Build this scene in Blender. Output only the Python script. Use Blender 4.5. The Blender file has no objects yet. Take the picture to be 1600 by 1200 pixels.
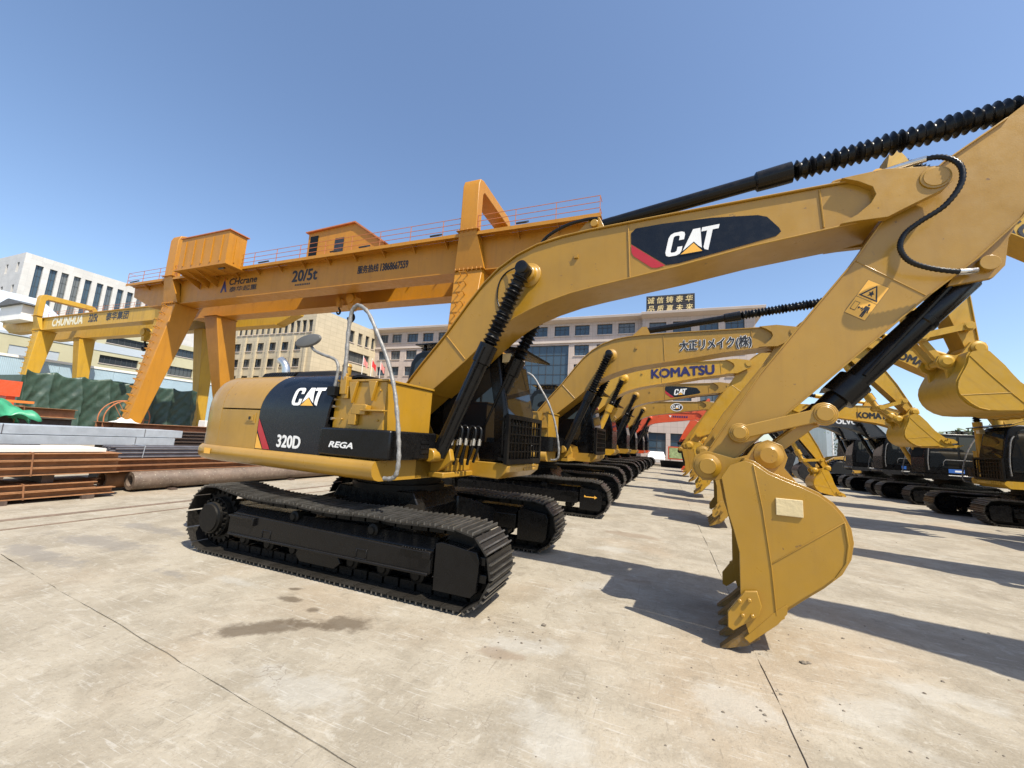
import bpy, bmesh, math, random
from math import sin, cos, pi, radians, atan2, hypot, sqrt
from mathutils import Matrix, Vector
random.seed(7)
S = bpy.context.scene
COL = S.collection

# ------------------------------------------------------------------ camera
cam = bpy.data.cameras.new('camera')
cam.sensor_fit = 'HORIZONTAL'; cam.sensor_width = 36.0; cam.lens = 36.0 * 615.6 / 1600.0
cam.clip_start = 0.05; cam.clip_end = 4000
camo = bpy.data.objects.new('camera', cam); COL.objects.link(camo)
R_ = Vector((0.93250912, 0.3561998, 0.0595688)); U_ = Vector((-0.00427466, -0.15404574, 0.98805447)); F_ = Vector((-0.36112112, 0.92162444, 0.14212642))
mw = Matrix(((R_.x, U_.x, -F_.x, 3.687), (R_.y, U_.y, -F_.y, -5.061), (R_.z, U_.z, -F_.z, 1.663), (0, 0, 0, 1)))
camo.matrix_world = mw
S.camera = camo

# ------------------------------------------------------------------ sky, sun, exposure
SUN = Vector((0.60, -0.34, 1.0)).normalized()
w = bpy.data.worlds.new('World'); S.world = w; w.use_nodes = True
nt = w.node_tree; nt.nodes.clear()
sky = nt.nodes.new('ShaderNodeTexSky'); sky.sky_type = 'NISHITA'; sky.sun_disc = False
sky.sun_elevation = math.asin(SUN.z); sky.sun_rotation = atan2(SUN.x, SUN.y)
sky.altitude = 0; sky.air_density = 1.0; sky.dust_density = 1.1; sky.ozone_density = 2.6
bg = nt.nodes.new('ShaderNodeBackground'); bg.inputs['Strength'].default_value = 0.15
wo = nt.nodes.new('ShaderNodeOutputWorld')
nt.links.new(sky.outputs[0], bg.inputs[0]); nt.links.new(bg.outputs[0], wo.inputs[0])
sl = bpy.data.lights.new('sun', 'SUN'); sl.energy = 5.0; sl.angle = radians(0.53); sl.color = (1.0, 0.92, 0.78)
so = bpy.data.objects.new('sun', sl); COL.objects.link(so)
so.rotation_euler = SUN.to_track_quat('Z', 'Y').to_euler()
so.location = (0, 0, 60)
S.cycles.max_bounces = 6; S.cycles.diffuse_bounces = 3; S.cycles.glossy_bounces = 3; S.cycles.transmission_bounces = 3; S.cycles.transparent_max_bounces = 6
S.cycles.caustics_reflective = False; S.cycles.caustics_refractive = False
S.view_settings.view_transform = 'Standard'; S.view_settings.look = 'None'
S.view_settings.exposure = 0.55; S.view_settings.gamma = 1.0
S.view_settings.use_curve_mapping = False

# ------------------------------------------------------------------ materials
MATS = {}
def srgb(r, g, b):
    f = lambda c: (c / 255 / 12.92) if c / 255 <= 0.04045 else ((c / 255 + 0.055) / 1.055) ** 2.4
    return (f(r), f(g), f(b))
def nodes_of(name):
    m = bpy.data.materials.new(name); m.use_nodes = True
    n = m.node_tree.nodes; l = m.node_tree.links
    return m, n, l, n['Principled BSDF']
def N(n, typ, **kw):
    x = n.new(typ)
    for k, v in kw.items():
        if k.startswith('i_'): x.inputs[k[2:].replace('_', ' ')].default_value = v
        else: setattr(x, k, v)
    return x
def mat(name, col, rough=0.5, metal=0.0, var=0.12, scale=3.0, bump=0.0, bscale=60.0, dust=0.0, dustcol=(0.38, 0.33, 0.26), spec=0.5, coat=0.0, wear=0.0, wearcol=(0.3, 0.28, 0.25), streak=0.0, objvar=0.0, topdust=0.0):
    """painted / metal surface: base colour with soft variation, fine dust film, worn spots, small relief"""
    if name in MATS: return MATS[name]
    m, n, l, b = nodes_of(name)
    tc = N(n, 'ShaderNodeTexCoord')
    n1 = N(n, 'ShaderNodeTexNoise', i_Scale=scale, i_Detail=4.0, i_Roughness=0.62)
    l.new(tc.outputs['Object'], n1.inputs['Vector'])
    mr = N(n, 'ShaderNodeMapRange'); mr.inputs['From Min'].default_value = 0.3; mr.inputs['From Max'].default_value = 0.7
    mr.inputs['To Min'].default_value = 1 - var; mr.inputs['To Max'].default_value = 1 + var
    l.new(n1.outputs[0], mr.inputs[0])
    mx = N(n, 'ShaderNodeMix', data_type='RGBA', blend_type='MULTIPLY'); mx.inputs[0].default_value = 1
    mx.inputs[6].default_value = (*col, 1); l.new(mr.outputs[0], mx.inputs[7])
    out = mx.outputs[2]
    n2 = N(n, 'ShaderNodeTexNoise', i_Scale=scale * 5.3, i_Detail=5.0, i_Roughness=0.7)
    l.new(tc.outputs['Object'], n2.inputs['Vector'])
    if objvar > 0:
        oi = N(n, 'ShaderNodeObjectInfo'); ro = N(n, 'ShaderNodeMapRange'); ro.inputs['To Min'].default_value = 1 - objvar; ro.inputs['To Max'].default_value = 1 + objvar
        l.new(oi.outputs['Random'], ro.inputs[0]); mo = N(n, 'ShaderNodeMix', data_type='RGBA', blend_type='MULTIPLY'); mo.inputs[0].default_value = 1
        l.new(out, mo.inputs[6]); l.new(ro.outputs[0], mo.inputs[7]); out = mo.outputs[2]
    if streak > 0:
        mp = N(n, 'ShaderNodeMapping'); mp.inputs['Scale'].default_value = (7, 7, .55); l.new(tc.outputs['Object'], mp.inputs[0])
        ns = N(n, 'ShaderNodeTexNoise', i_Scale=scale, i_Detail=4.0, i_Roughness=0.65); l.new(mp.outputs[0], ns.inputs['Vector'])
        rs = N(n, 'ShaderNodeMapRange'); rs.inputs['From Min'].default_value = 0.5; rs.inputs['From Max'].default_value = 0.72; rs.inputs['To Max'].default_value = streak
        l.new(ns.outputs[0], rs.inputs[0]); ms = N(n, 'ShaderNodeMix', data_type='RGBA'); l.new(rs.outputs[0], ms.inputs[0]); l.new(out, ms.inputs[6]); ms.inputs[7].default_value = (col[0] * .42, col[1] * .38, col[2] * .5 + .01, 1)
        out = ms.outputs[2]
    if dust > 0:
        r2 = N(n, 'ShaderNodeMapRange'); r2.inputs['From Min'].default_value = 0.42; r2.inputs['From Max'].default_value = 0.8
        r2.inputs['To Max'].default_value = dust; l.new(n2.outputs[0], r2.inputs[0])
        m2 = N(n, 'ShaderNodeMix', data_type='RGBA'); l.new(r2.outputs[0], m2.inputs[0]); l.new(out, m2.inputs[6]); m2.inputs[7].default_value = (*dustcol, 1)
        out = m2.outputs[2]
    if topdust > 0:
        gn = N(n, 'ShaderNodeNewGeometry'); sz = N(n, 'ShaderNodeSeparateXYZ'); l.new(gn.outputs['Normal'], sz.inputs[0])
        rt = N(n, 'ShaderNodeMapRange'); rt.inputs['From Min'].default_value = 0.35; rt.inputs['From Max'].default_value = 0.9; rt.inputs['To Max'].default_value = topdust; l.new(sz.outputs[2], rt.inputs[0])
        mt = N(n, 'ShaderNodeMath', operation='MULTIPLY'); l.new(rt.outputs[0], mt.inputs[0]); l.new(mr.outputs[0], mt.inputs[1])
        mq = N(n, 'ShaderNodeMix', data_type='RGBA'); l.new(mt.outputs[0], mq.inputs[0]); l.new(out, mq.inputs[6]); mq.inputs[7].default_value = (.26, .22, .165, 1); out = mq.outputs[2]
    if wear > 0:
        n3 = N(n, 'ShaderNodeTexNoise', i_Scale=scale * 9, i_Detail=5.0, i_Roughness=0.75)
        l.new(tc.outputs['Object'], n3.inputs['Vector'])
        r3 = N(n, 'ShaderNodeMapRange'); r3.inputs['From Min'].default_value = 0.66 - wear * 0.2; r3.inputs['From Max'].default_value = 0.70 - wear * 0.2
        l.new(n3.outputs[0], r3.inputs[0])
        m3 = N(n, 'ShaderNodeMix', data_type='RGBA'); l.new(r3.outputs[0], m3.inputs[0]); l.new(out, m3.inputs[6]); m3.inputs[7].default_value = (*wearcol, 1)
        out = m3.outputs[2]
    l.new(out, b.inputs['Base Color'])
    rr = N(n, 'ShaderNodeMapRange'); rr.inputs['From Min'].default_value = 0.3; rr.inputs['From Max'].default_value = 0.7
    rr.inputs['To Min'].default_value = max(0.03, rough - 0.1); rr.inputs['To Max'].default_value = min(1, rough + 0.12)
    l.new(n2.outputs[0], rr.inputs[0]); l.new(rr.outputs[0], b.inputs['Roughness'])
    b.inputs['Metallic'].default_value = metal; b.inputs['Specular IOR Level'].default_value = spec
    b.inputs['Coat Weight'].default_value = coat; b.inputs['Coat Roughness'].default_value = 0.15
    if bump > 0:
        n4 = N(n, 'ShaderNodeTexNoise', i_Scale=bscale, i_Detail=4.0)
        l.new(tc.outputs['Object'], n4.inputs['Vector'])
        bp = N(n, 'ShaderNodeBump', i_Strength=bump, i_Distance=0.01)
        l.new(n4.outputs[0], bp.inputs['Height']); l.new(bp.outputs[0], b.inputs['Normal'])
    MATS[name] = m
    return m
def glassmat(name, tint, mixf, rough=0.03):
    if name in MATS: return MATS[name]
    m, n, l, b = nodes_of(name)
    b.inputs['Base Color'].default_value = (*tint, 1); b.inputs['Roughness'].default_value = rough
    b.inputs['Specular IOR Level'].default_value = 0.55; b.inputs['IOR'].default_value = 1.5
    oi = N(n, 'ShaderNodeObjectInfo'); ro = N(n, 'ShaderNodeMapRange'); ro.inputs['From Min'].default_value = 0.5; ro.inputs['To Max'].default_value = 0.55 if 'window' in name else 0.0
    l.new(oi.outputs['Random'], ro.inputs[0]); mo = N(n, 'ShaderNodeMix', data_type='RGBA'); l.new(ro.outputs[0], mo.inputs[0]); mo.inputs[6].default_value = (*tint, 1); mo.inputs[7].default_value = (.20, .19, .165, 1); l.new(mo.outputs[2], b.inputs['Base Color'])
    if mixf > 0:
        t = N(n, 'ShaderNodeBsdfTransparent'); t.inputs[0].default_value = (0.8, 0.85, 0.85, 1)
        mx = N(n, 'ShaderNodeMixShader'); mx.inputs[0].default_value = mixf
        l.new(b.outputs[0], mx.inputs[1]); l.new(t.outputs[0], mx.inputs[2]); l.new(mx.outputs[0], n['Material Output'].inputs[0])
    MATS[name] = m
    return m

M_CAT = mat('mustard_paint', (0.365, 0.197, 0.015), 0.36, var=0.10, scale=1.2, bump=0.07, bscale=90, dust=0.18, dustcol=(0.29, 0.185, 0.05), coat=0.35, wear=0.04, wearcol=(0.15, 0.08, 0.025), streak=0.14, topdust=0.2)
M_CAT2 = mat('mustard_paint_dusty', (0.36, 0.198, 0.020), 0.42, streak=0.2, var=0.07, scale=1.5, bump=0.05, bscale=120, dust=0.25, dustcol=(0.32, 0.22, 0.09), coat=0.15, topdust=0.3)
M_KOM = mat('bright_yellow_paint', (0.50, 0.275, 0.012), 0.40, streak=0.15, var=0.06, scale=1.5, dust=0.2, dustcol=(0.5, 0.4, 0.2), coat=0.2)
M_KOM2 = mat('yellow_paint_faded', (0.49, 0.285, 0.020), 0.45, streak=0.25, var=0.08, scale=1.3, dust=0.3, dustcol=(0.42, 0.30, 0.12), wear=0.06, wearcol=(0.35, 0.22, 0.08))
M_ORX = mat('orange_red_paint', (0.60, 0.075, 0.018), 0.42, var=0.06, dust=0.15, coat=0.2)
M_BLK = mat('black_paint', (0.0045, 0.0045, 0.005), 0.26, var=0.2, scale=2, dust=0.03, dustcol=(0.06, 0.055, 0.05), spec=0.26, topdust=0.04)
M_BLKM = mat('black_paint_matte', (0.0045, 0.0043, 0.004), 0.45, var=0.25, scale=4, dust=0.06, dustcol=(0.05, 0.045, 0.04), bump=0.15, spec=0.2, topdust=0.06)
M_RUB = mat('black_rubber', (0.005, 0.005, 0.0055), 0.30, var=0.2, scale=5, spec=0.32)
M_SHOE = mat('worn_track_steel', (0.016, 0.015, 0.014), 0.38, metal=0.3, var=0.35, scale=6, objvar=0.35, topdust=0.05, dust=0.3, dustcol=(0.085, 0.075, 0.06), bump=0.3)
M_GROUSER = mat('polished_grouser', (0.15, 0.145, 0.135), 0.34, objvar=0.3, metal=0.65, var=0.4, scale=8, dust=0.3, dustcol=(0.10, 0.09, 0.08))
M_GREY = mat('dark_grey_paint', (0.016, 0.017, 0.020), 0.4, var=0.1, dust=0.15, dustcol=(0.2, 0.18, 0.15), coat=0.1)
M_MIR = mat('mirror_shell_grey', (0.085, 0.085, 0.083), 0.45, var=0.15)
M_CHAR = mat('charcoal_decal', (0.0065, 0.008, 0.012), 0.25, var=0.15, scale=1.5, dust=0.03, dustcol=(0.07, 0.07, 0.07), spec=0.35)
M_SIL = mat('foil_wrapped_tube', (0.22, 0.215, 0.205), 0.5, metal=0.25, var=0.3, scale=14, bump=0.6, bscale=45)
M_CHR = mat('chrome_pipe', (0.62, 0.60, 0.56), 0.22, metal=0.9, var=0.1)
M_RED = mat('red_decal', (0.42, 0.022, 0.03), 0.35, var=0.05)
M_WHT = mat('white_lettering', (0.78, 0.78, 0.76), 0.45, var=0.05)
M_YEL = mat('yellow_decal', (0.80, 0.42, 0.06), 0.4, var=0.04)
M_DKB = mat('black_lettering', (0.012, 0.012, 0.015), 0.45, var=0.05)
M_NVY = mat('navy_lettering', (0.02, 0.018, 0.10), 0.4, var=0.05)
M_CREAM = mat('cream_patch', (0.62, 0.50, 0.28), 0.6, var=0.1, bump=0.3, bscale=40)
M_TOOTH = mat('worn_tooth_steel', (0.20, 0.115, 0.028), 0.5, var=0.25, scale=9, dust=0.35, dustcol=(0.13, 0.10, 0.07), wear=0.5, wearcol=(0.17, 0.14, 0.11), bump=0.2)
M_GLS = glassmat('cab_glass', (0.012, 0.014, 0.016), 0.0)
M_GLT = glassmat('cab_glass_clear', (0.02, 0.022, 0.022), 0.45)
M_LAMP = mat('lamp_lens', (0.7, 0.7, 0.65), 0.15, var=0.1)
M_BLUE = mat('blue_sticker', (0.03, 0.12, 0.42), 0.4, var=0.1)

# ------------------------------------------------------------------ mesh helpers
class MB:
    def __init__(s): s.v = []; s.f = []; s.m = []; s.cur = 0
    def add(s, vs, fs):
        o = len(s.v); s.v += [tuple(v) for v in vs]
        for f in fs: s.f.append(tuple(o + i for i in f)); s.m.append(s.cur)
        return s
    def box(s, x0, x1, y0, y1, z0, z1, M=None):
        vs = [Vector((x, y, z)) for x in (x0, x1) for y in (y0, y1) for z in (z0, z1)]
        if M is not None: vs = [M @ v for v in vs]
        return s.add(vs, [(0, 1, 3, 2), (4, 6, 7, 5), (0, 4, 5, 1), (2, 3, 7, 6), (0, 2, 6, 4), (1, 5, 7, 3)])
    def cbox(s, c, d, M=None):
        return s.box(c[0] - d[0] / 2, c[0] + d[0] / 2, c[1] - d[1] / 2, c[1] + d[1] / 2, c[2] - d[2] / 2, c[2] + d[2] / 2, M)
    def prism(s, poly, y0, y1, ax='y'):
        """outline in (x,z) extruded along y (ax='y'), in (y,z) along x, or in (x,y) along z"""
        n = len(poly)
        def P(a, b, t): return (a, t, b) if ax == 'y' else ((t, a, b) if ax == 'x' else (a, b, t))
        vs = [P(a, b, y0) for a, b in poly] + [P(a, b, y1) for a, b in poly]
        fs = [tuple(range(n)), tuple(range(2 * n - 1, n - 1, -1))] + [(i, i + n, (i + 1) % n + n, (i + 1) % n) for i in range(n)]
        return s.add(vs, fs)
    def strip(s, line, y0, y1, t):
        """plate following an open line in (x,z), thickness t to its left side"""
        out = []
        for i in range(len(line)):
            a = line[max(0, i - 1)]; b = line[min(len(line) - 1, i + 1)]
            dx, dz = b[0] - a[0], b[1] - a[1]; L = hypot(dx, dz) or 1
            out.append((line[i][0] - dz / L * t, line[i][1] + dx / L * t))
        n = len(line)
        vs = [(x, y0, z) for x, z in line] + [(x, y0, z) for x, z in out] + [(x, y1, z) for x, z in line] + [(x, y1, z) for x, z in out]
        fs = []
        for i in range(n - 1):
            a, b = i, i + 1
            fs += [(a, b, n + b, n + a), (2 * n + a, 3 * n + a, 3 * n + b, 2 * n + b), (a, 2 * n + a, 2 * n + b, b), (n + a, n + b, 3 * n + b, 3 * n + a)]
        fs += [(0, n, 3 * n, 2 * n), (n - 1, 3 * n - 1, 4 * n - 1, 2 * n - 1)]
        return s.add(vs, fs)
    def tube(s, path, r, n=8, caps=True, prof=None):
        P = [Vector(p) for p in path]; k = len(P); vs = []; up = None
        for i, p in enumerate(P):
            d = (P[min(k - 1, i + 1)] - P[max(0, i - 1)]).normalized()
            if up is None:
                up = d.orthogonal().normalized()
            else:
                up = (up - d * up.dot(d))
                up = up.normalized() if up.length > 1e-6 else d.orthogonal().normalized()
            sd = d.cross(up); rr = prof[i] if prof else r
            for j in range(n):
                a = 2 * pi * j / n; vs.append(p + (up * cos(a) + sd * sin(a)) * rr)
        fs = [(i * n + j, i * n + (j + 1) % n, (i + 1) * n + (j + 1) % n, (i + 1) * n + j) for i in range(k - 1) for j in range(n)]
        if caps: fs += [tuple(range(n - 1, -1, -1)), tuple(range((k - 1) * n, k * n))]
        return s.add(vs, fs)
    def cyl(s, p0, p1, r, n=16, r1=None):
        p0, p1 = Vector(p0), Vector(p1)
        return s.tube([p0, p1], r, n, True, [r, r if r1 is None else r1])
    def lathe(s, p0, p1, prof, n=20):
        """prof: (t 0..1 along p0->p1 in metres, radius)"""
        p0, p1 = Vector(p0), Vector(p1); d = (p1 - p0).normalized()
        up = d.orthogonal().normalized(); sd = d.cross(up); vs = []
        for t, r in prof:
            for j in range(n):
                a = 2 * pi * j / n; vs.append(p0 + d * t + (up * cos(a) + sd * sin(a)) * r)
        k = len(prof)
        fs = [(i * n + j, i * n + (j + 1) % n, (i + 1) * n + (j + 1) % n, (i + 1) * n + j) for i in range(k - 1) for j in range(n)]
        fs += [tuple(range(n - 1, -1, -1)), tuple(range((k - 1) * n, k * n))]
        return s.add(vs, fs)
    def loft(s, secs, closed=True, caps=True):
        n = len(secs[0]); k = len(secs); vs = [v for c in secs for v in c]; fs = []
        m = n if closed else n - 1
        for i in range(k - 1):
            for j in range(m):
                fs.append((i * n + j, i * n + (j + 1) % n, (i + 1) * n + (j + 1) % n, (i + 1) * n + j))
        if caps and closed: fs += [tuple(range(n - 1, -1, -1)), tuple(range((k - 1) * n, k * n))]
        return s.add(vs, fs)
    def mesh(s, name, mats, smooth=40):
        me = bpy.data.meshes.new(name); me.from_pydata(s.v, [], s.f)
        for m in (mats if isinstance(mats, (list, tuple)) else [mats]): me.materials.append(m)
        if len(me.materials) > 1: me.polygons.foreach_set('material_index', s.m)
        bm = bmesh.new(); bm.from_mesh(me); bmesh.ops.recalc_face_normals(bm, faces=bm.faces); bm.to_mesh(me); bm.free()
        if smooth:
            me.polygons.foreach_set('use_smooth', [True] * len(me.polygons))
            me.set_sharp_from_angle(angle=radians(smooth))
        me.update()
        return me
def obj(name, me, parent=None, M=None, bevel=0.0, seg=2):
    o = bpy.data.objects.new(name, me); COL.objects.link(o)
    if parent is not None: o.parent = parent
    if M is not None: o.matrix_basis = M
    if bevel:
        b = o.modifiers.new('bevel', 'BEVEL'); b.width = bevel; b.segments = seg; b.limit_method = 'ANGLE'; b.angle_limit = radians(38)
        b.use_clamp_overlap = True
    return o
def tag(o, label=None, cat=None, group=None, kind=None):
    if label: o['label'] = label
    if cat: o['category'] = cat
    if group: o['group'] = group
    if kind: o['kind'] = kind
    return o
def empty(name, loc=(0, 0, 0), rz=0.0):
    o = bpy.data.objects.new(name, None); COL.objects.link(o); o.location = loc; o.rotation_euler = (0, 0, rz); o.empty_display_size = 0.3
    return o
def smooth_path(pts, n=6):
    P = [Vector(p) for p in pts]; out = []
    for i in range(len(P) - 1):
        a = P[max(0, i - 1)]; b = P[i]; c = P[i + 1]; d = P[min(len(P) - 1, i + 2)]
        for k in range(n):
            t = k / n
            out.append(0.5 * ((2 * b) + (c - a) * t + (2 * a - 5 * b + 4 * c - d) * t * t + (3 * b - a - 3 * c + d) * t ** 3))
    out.append(P[-1]); return out
def rnd(a, b): return random.uniform(a, b)
def T(x, y, z): return Matrix.Translation((x, y, z))
def RZ(a): return Matrix.Rotation(a, 4, 'Z')
def RXZ(px, pz, a):
    """turn by a (x towards z) about the axis through (px,pz) along y"""
    return T(px, 0, pz) @ Matrix.Rotation(-a, 4, 'Y') @ T(-px, 0, -pz)
CACHE = {}
def cached(key, fn):
    if key not in CACHE: CACHE[key] = fn()
    return CACHE[key]

# lettering: real outlines from the built-in fonts, scaled to a given width and height
TXT = {}
def text_geo(s, bold=0.0, shear=0.0):
    k = (s, bold, shear)
    if k not in TXT:
        cu = bpy.data.curves.new('lettering', 'FONT'); cu.body = s; cu.offset = bold; cu.shear = shear; cu.fill_mode = 'FRONT'; cu.resolution_u = 3
        ob = bpy.data.objects.new('lettering', cu); COL.objects.link(ob)
        dg = bpy.context.evaluated_depsgraph_get(); dg.update()
        me = bpy.data.meshes.new_from_object(ob.evaluated_get(dg))
        vs = [tuple(v.co[:2]) for v in me.vertices]; fs = [tuple(p.vertices) for p in me.polygons]
        bpy.data.objects.remove(ob); bpy.data.curves.remove(cu); bpy.data.meshes.remove(me)
        x0 = min(v[0] for v in vs); x1 = max(v[0] for v in vs); y0 = min(v[1] for v in vs); y1 = max(v[1] for v in vs)
        TXT[k] = ([((x - x0) / (x1 - x0), (y - y0) / (y1 - y0)) for x, y in vs], fs)
    return TXT[k]
def flat_mesh(name, vs2, fs, material, place, slices=0):
    """vs2 in 2D, place(u,v) -> 3D; slices cuts the faces so that they can follow a curved surface"""
    me = bpy.data.meshes.new(name)
    me.from_pydata([(x, y, 0) for x, y in vs2], [], fs)
    if slices:
        bm = bmesh.new(); bm.from_mesh(me)
        y0 = min(v[1] for v in vs2); y1 = max(v[1] for v in vs2)
        for i in range(1, slices):
            bmesh.ops.bisect_plane(bm, geom=bm.verts[:] + bm.edges[:] + bm.faces[:], plane_co=(0, y0 + (y1 - y0) * i / slices, 0), plane_no=(0, 1, 0))
        bm.to_mesh(me); bm.free()
    for v in me.vertices: v.co = Vector(place(v.co.x, v.co.y))
    me.materials.append(material); me.update()
    return me
def lettering(s, material, O, Ux, Vx, parent, bold=0.0, shear=0.0, name='lettering', M=None):
    """text on a plane: O lower left corner, Ux / Vx full-width and full-height vectors"""
    vs, fs = text_geo(s, 0.0, shear); O, Ux, Vx = Vector(O), Vector(Ux), Vector(Vx)
    nn = Ux.cross(Vx).normalized(); d = bold * Vx.length; uu = Ux.normalized() * d; vv = Vx.normalized() * d; mb = MB(); L = Ux.length + Vx.length
    sh = [(0, 0)] if bold <= 0 else [(0, 0), (1, .4), (-1, -.4), (.4, -1), (-.4, 1), (.9, -.6), (-.9, .6)]
    for k, (p, q) in enumerate(sh): mb.add([O + Ux * u + Vx * v + uu * p + vv * q + nn * (k * .0006 * max(1, L / 2)) for u, v in vs], fs)
    me = bpy.data.meshes.new(name); me.from_pydata(mb.v, [], mb.f); me.materials.append(material); me.update()
    return obj(name, me, parent, M)
# block logo letters C A T with the wedge under the A, drawn in a 1.86 x 1 box
def logo_polys():
    C = [(.0, .2), (.05, .06), (.16, .0), (.42, .0), (.52, .05), (.56, .16), (.56, .36), (.39, .36), (.39, .2), (.34, .15), (.22, .15), (.18, .2), (.18, .8), (.22, .85), (.34, .85), (.39, .8), (.39, .64), (.56, .64), (.56, .84), (.52, .95), (.42, 1.), (.16, 1.), (.05, .94), (.0, .8)]
    A1 = [(.60, .14), (.80, 1.), (1.04, 1.), (1.24, .14), (1.10, .26), (.92, .46), (.76, .30)]
    Tt = [(1.10, 1.), (1.10, .83), (1.29, .83), (1.29, .16), (1.34, .06), (1.47, .0), (1.47, .83), (1.66, .83), (1.66, 1.)]
    W = [(.56, .0), (.92, .40), (1.28, .0)]
    return C, A1, Tt, W
# ------------------------------------------------------------------ excavators
FOOT = (0.0, 1.88); SPIN = (5.94, 4.16); BPIN = (4.13, 1.53)
BOOM_UP = [(-.13, 1.80), (-.11, 1.98), (.09, 2.28), (.45, 2.70), (.81, 3.09), (1.16, 3.53), (1.38, 3.78), (1.60, 3.97), (1.86, 4.12), (2.15, 4.22), (2.50, 4.27), (2.85, 4.29), (3.77, 4.30), (4.66, 4.30), (5.30, 4.30), (5.58, 4.29)]
BOOM_LO = [(5.58, 3.90), (5.30, 3.87), (4.54, 3.79), (3.86, 3.68), (3.33, 3.61), (2.95, 3.56), (2.63, 3.51), (2.31, 3.43), (2.08, 3.35), (1.88, 3.26), (1.69, 3.14), (1.40, 2.91), (1.17, 2.71), (.60, 2.26), (.17, 1.91), (.10, 1.78), (.0, 1.73)]
FORK = [(5.30, 4.322), (5.61, 4.335), (5.95, 4.27), (6.04, 4.20), (6.05, 4.11), (5.99, 4.04), (5.73, 3.92), (5.61, 3.86), (5.39, 3.865), (5.27, 3.86), (5.40, 3.93), (5.50, 4.02), (5.54, 4.10), (5.52, 4.18), (5.42, 4.26)]
STICK = [(4.02, 1.50), (4.08, 1.41), (4.2, 1.42), (4.47, 1.71), (4.78, 2.03), (5.22, 2.47), (5.88, 3.13), (6.2, 3.42), (6.49, 3.74), (6.85, 4.35), (7.0, 4.85), (6.9, 5.0), (6.72, 4.88), (6.47, 4.67), (6.05, 4.37), (5.80, 4.12), (5.63, 3.93), (5.38, 3.53), (5.09, 3.14), (4.6, 2.47), (4.15, 1.72)]
BUCKET = [(4.24, 1.45), (4.31, 1.56), (4.42, 1.61), (4.49, 1.59), (4.6, 1.51), (4.72, 1.46), (4.83, 1.42), (4.94, 1.37), (5.03, 1.30), (5.09, 1.22), (5.13, 1.12), (5.14, 1.02), (5.12, .90), (5.06, .78), (4.94, .655), (4.82, .55), (4.71, .45), (4.63, .36), (4.43, .16), (4.38, .34), (4.37, .5), (4.37, .82), (4.33, 1.0), (4.29, 1.14)]
SHELL = BUCKET[2:19]
EAR = [(3.99, 1.52), (4.02, 1.63), (4.12, 1.68), (4.24, 1.65), (4.36, 1.62), (4.47, 1.66), (4.54, 1.77), (4.64, 1.815), (4.75, 1.77), (4.79, 1.66), (4.76, 1.56), (4.86, 1.43), (4.6, 1.42), (4.40, 1.46), (4.20, 1.40), (4.08, 1.39)]
SIDE_CUT = [(4.40, .52), (4.49, .54), (4.52, .43), (4.50, .35), (4.31, .19), (4.27, .21), (4.27, .33)]

def track_path(n):
    """closed loop of the chain (x,z,angle): idler in front, sprocket behind, sagging top run"""
    xf, zf, rf = 1.82, .405, .345; xr, zr, rr = -1.82, .44, .385
    P = []
    for i in range(25): P.append((xr + (xf - xr) * i / 24, .058))
    for i in range(1, 24): a = -pi / 2 + pi * i / 24; P.append((xf + rf * cos(a), zf + rf * sin(a)))
    top = [(1.82, .75), (1.5, .755), (1.1, .742), (.72, .752), (.3, .735), (-.1, .735), (-.45, .755), (-.8, .748), (-1.2, .757), (-1.5, .79), (-1.7, .82)]
    P += [(v.x, v.z) for v in smooth_path([(a, 0, b) for a, b in top], 4)]
    for i in range(0, 25): a = pi / 2 + pi * i / 24; P.append((xr + rr * cos(a), zr + rr * sin(a)))
    # resample
    L = [0]
    for i in range(len(P)): a, b = P[i], P[(i + 1) % len(P)]; L.append(L[-1] + hypot(b[0] - a[0], b[1] - a[1]))
    out = []
    for k in range(n):
        s = L[-1] * (k + .35) / n
        i = max(j for j in range(len(P)) if L[j] <= s); a, b = P[i], P[(i + 1) % len(P)]
        t = (s - L[i]) / max(1e-9, L[i + 1] - L[i])
        out.append((a[0] + (b[0] - a[0]) * t, a[1] + (b[1] - a[1]) * t, atan2(b[1] - a[1], b[0] - a[0])))
    return out, L[-1]
NSHOE = 46
TP, TLEN = track_path(NSHOE)
PITCH = TLEN / NSHOE
def shoe_geo(mb, M):
    h = PITCH * .5
    mb.cur = 0
    mb.box(-h + .004, h - .004, -.30, .30, -.016, 0, M)
    mb.cur = 1
    for x, hh in ((-h + .016, .028), (-h * .30, .026), (h * .36, .028)):
        mb.box(x - .008, x + .008, -.298, .298, -.016 - hh, -.0165, M)
    mb.cur = 0
def shoe_mesh():
    mb = MB(); shoe_geo(mb, Matrix.Identity(4)); return mb.mesh('track_shoe', [M_SHOE, M_GROUSER], 0)
def shoe_M(k, y):
    x, z, a = TP[k]
    return T(x, y, z) @ Matrix.Rotation(-a, 4, 'Y')
def all_shoes():
    mb = MB()
    for k in range(NSHOE): shoe_geo(mb, shoe_M(k, 0))
    return mb.mesh('track_shoes', [M_SHOE, M_GROUSER], 0)
def chain_mesh():
    mb = MB()
    for k in range(NSHOE):
        M = shoe_M(k, 0); h = PITCH * .56
        for y in (-.085, .085): mb.box(-h, h, y - .022, y + .022, .004, .085, M)
        mb.box(-.022, .022, -.11, .11, .03, .07, M)
    return mb.mesh('track_chain', M_BLKM, 0)
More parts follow.
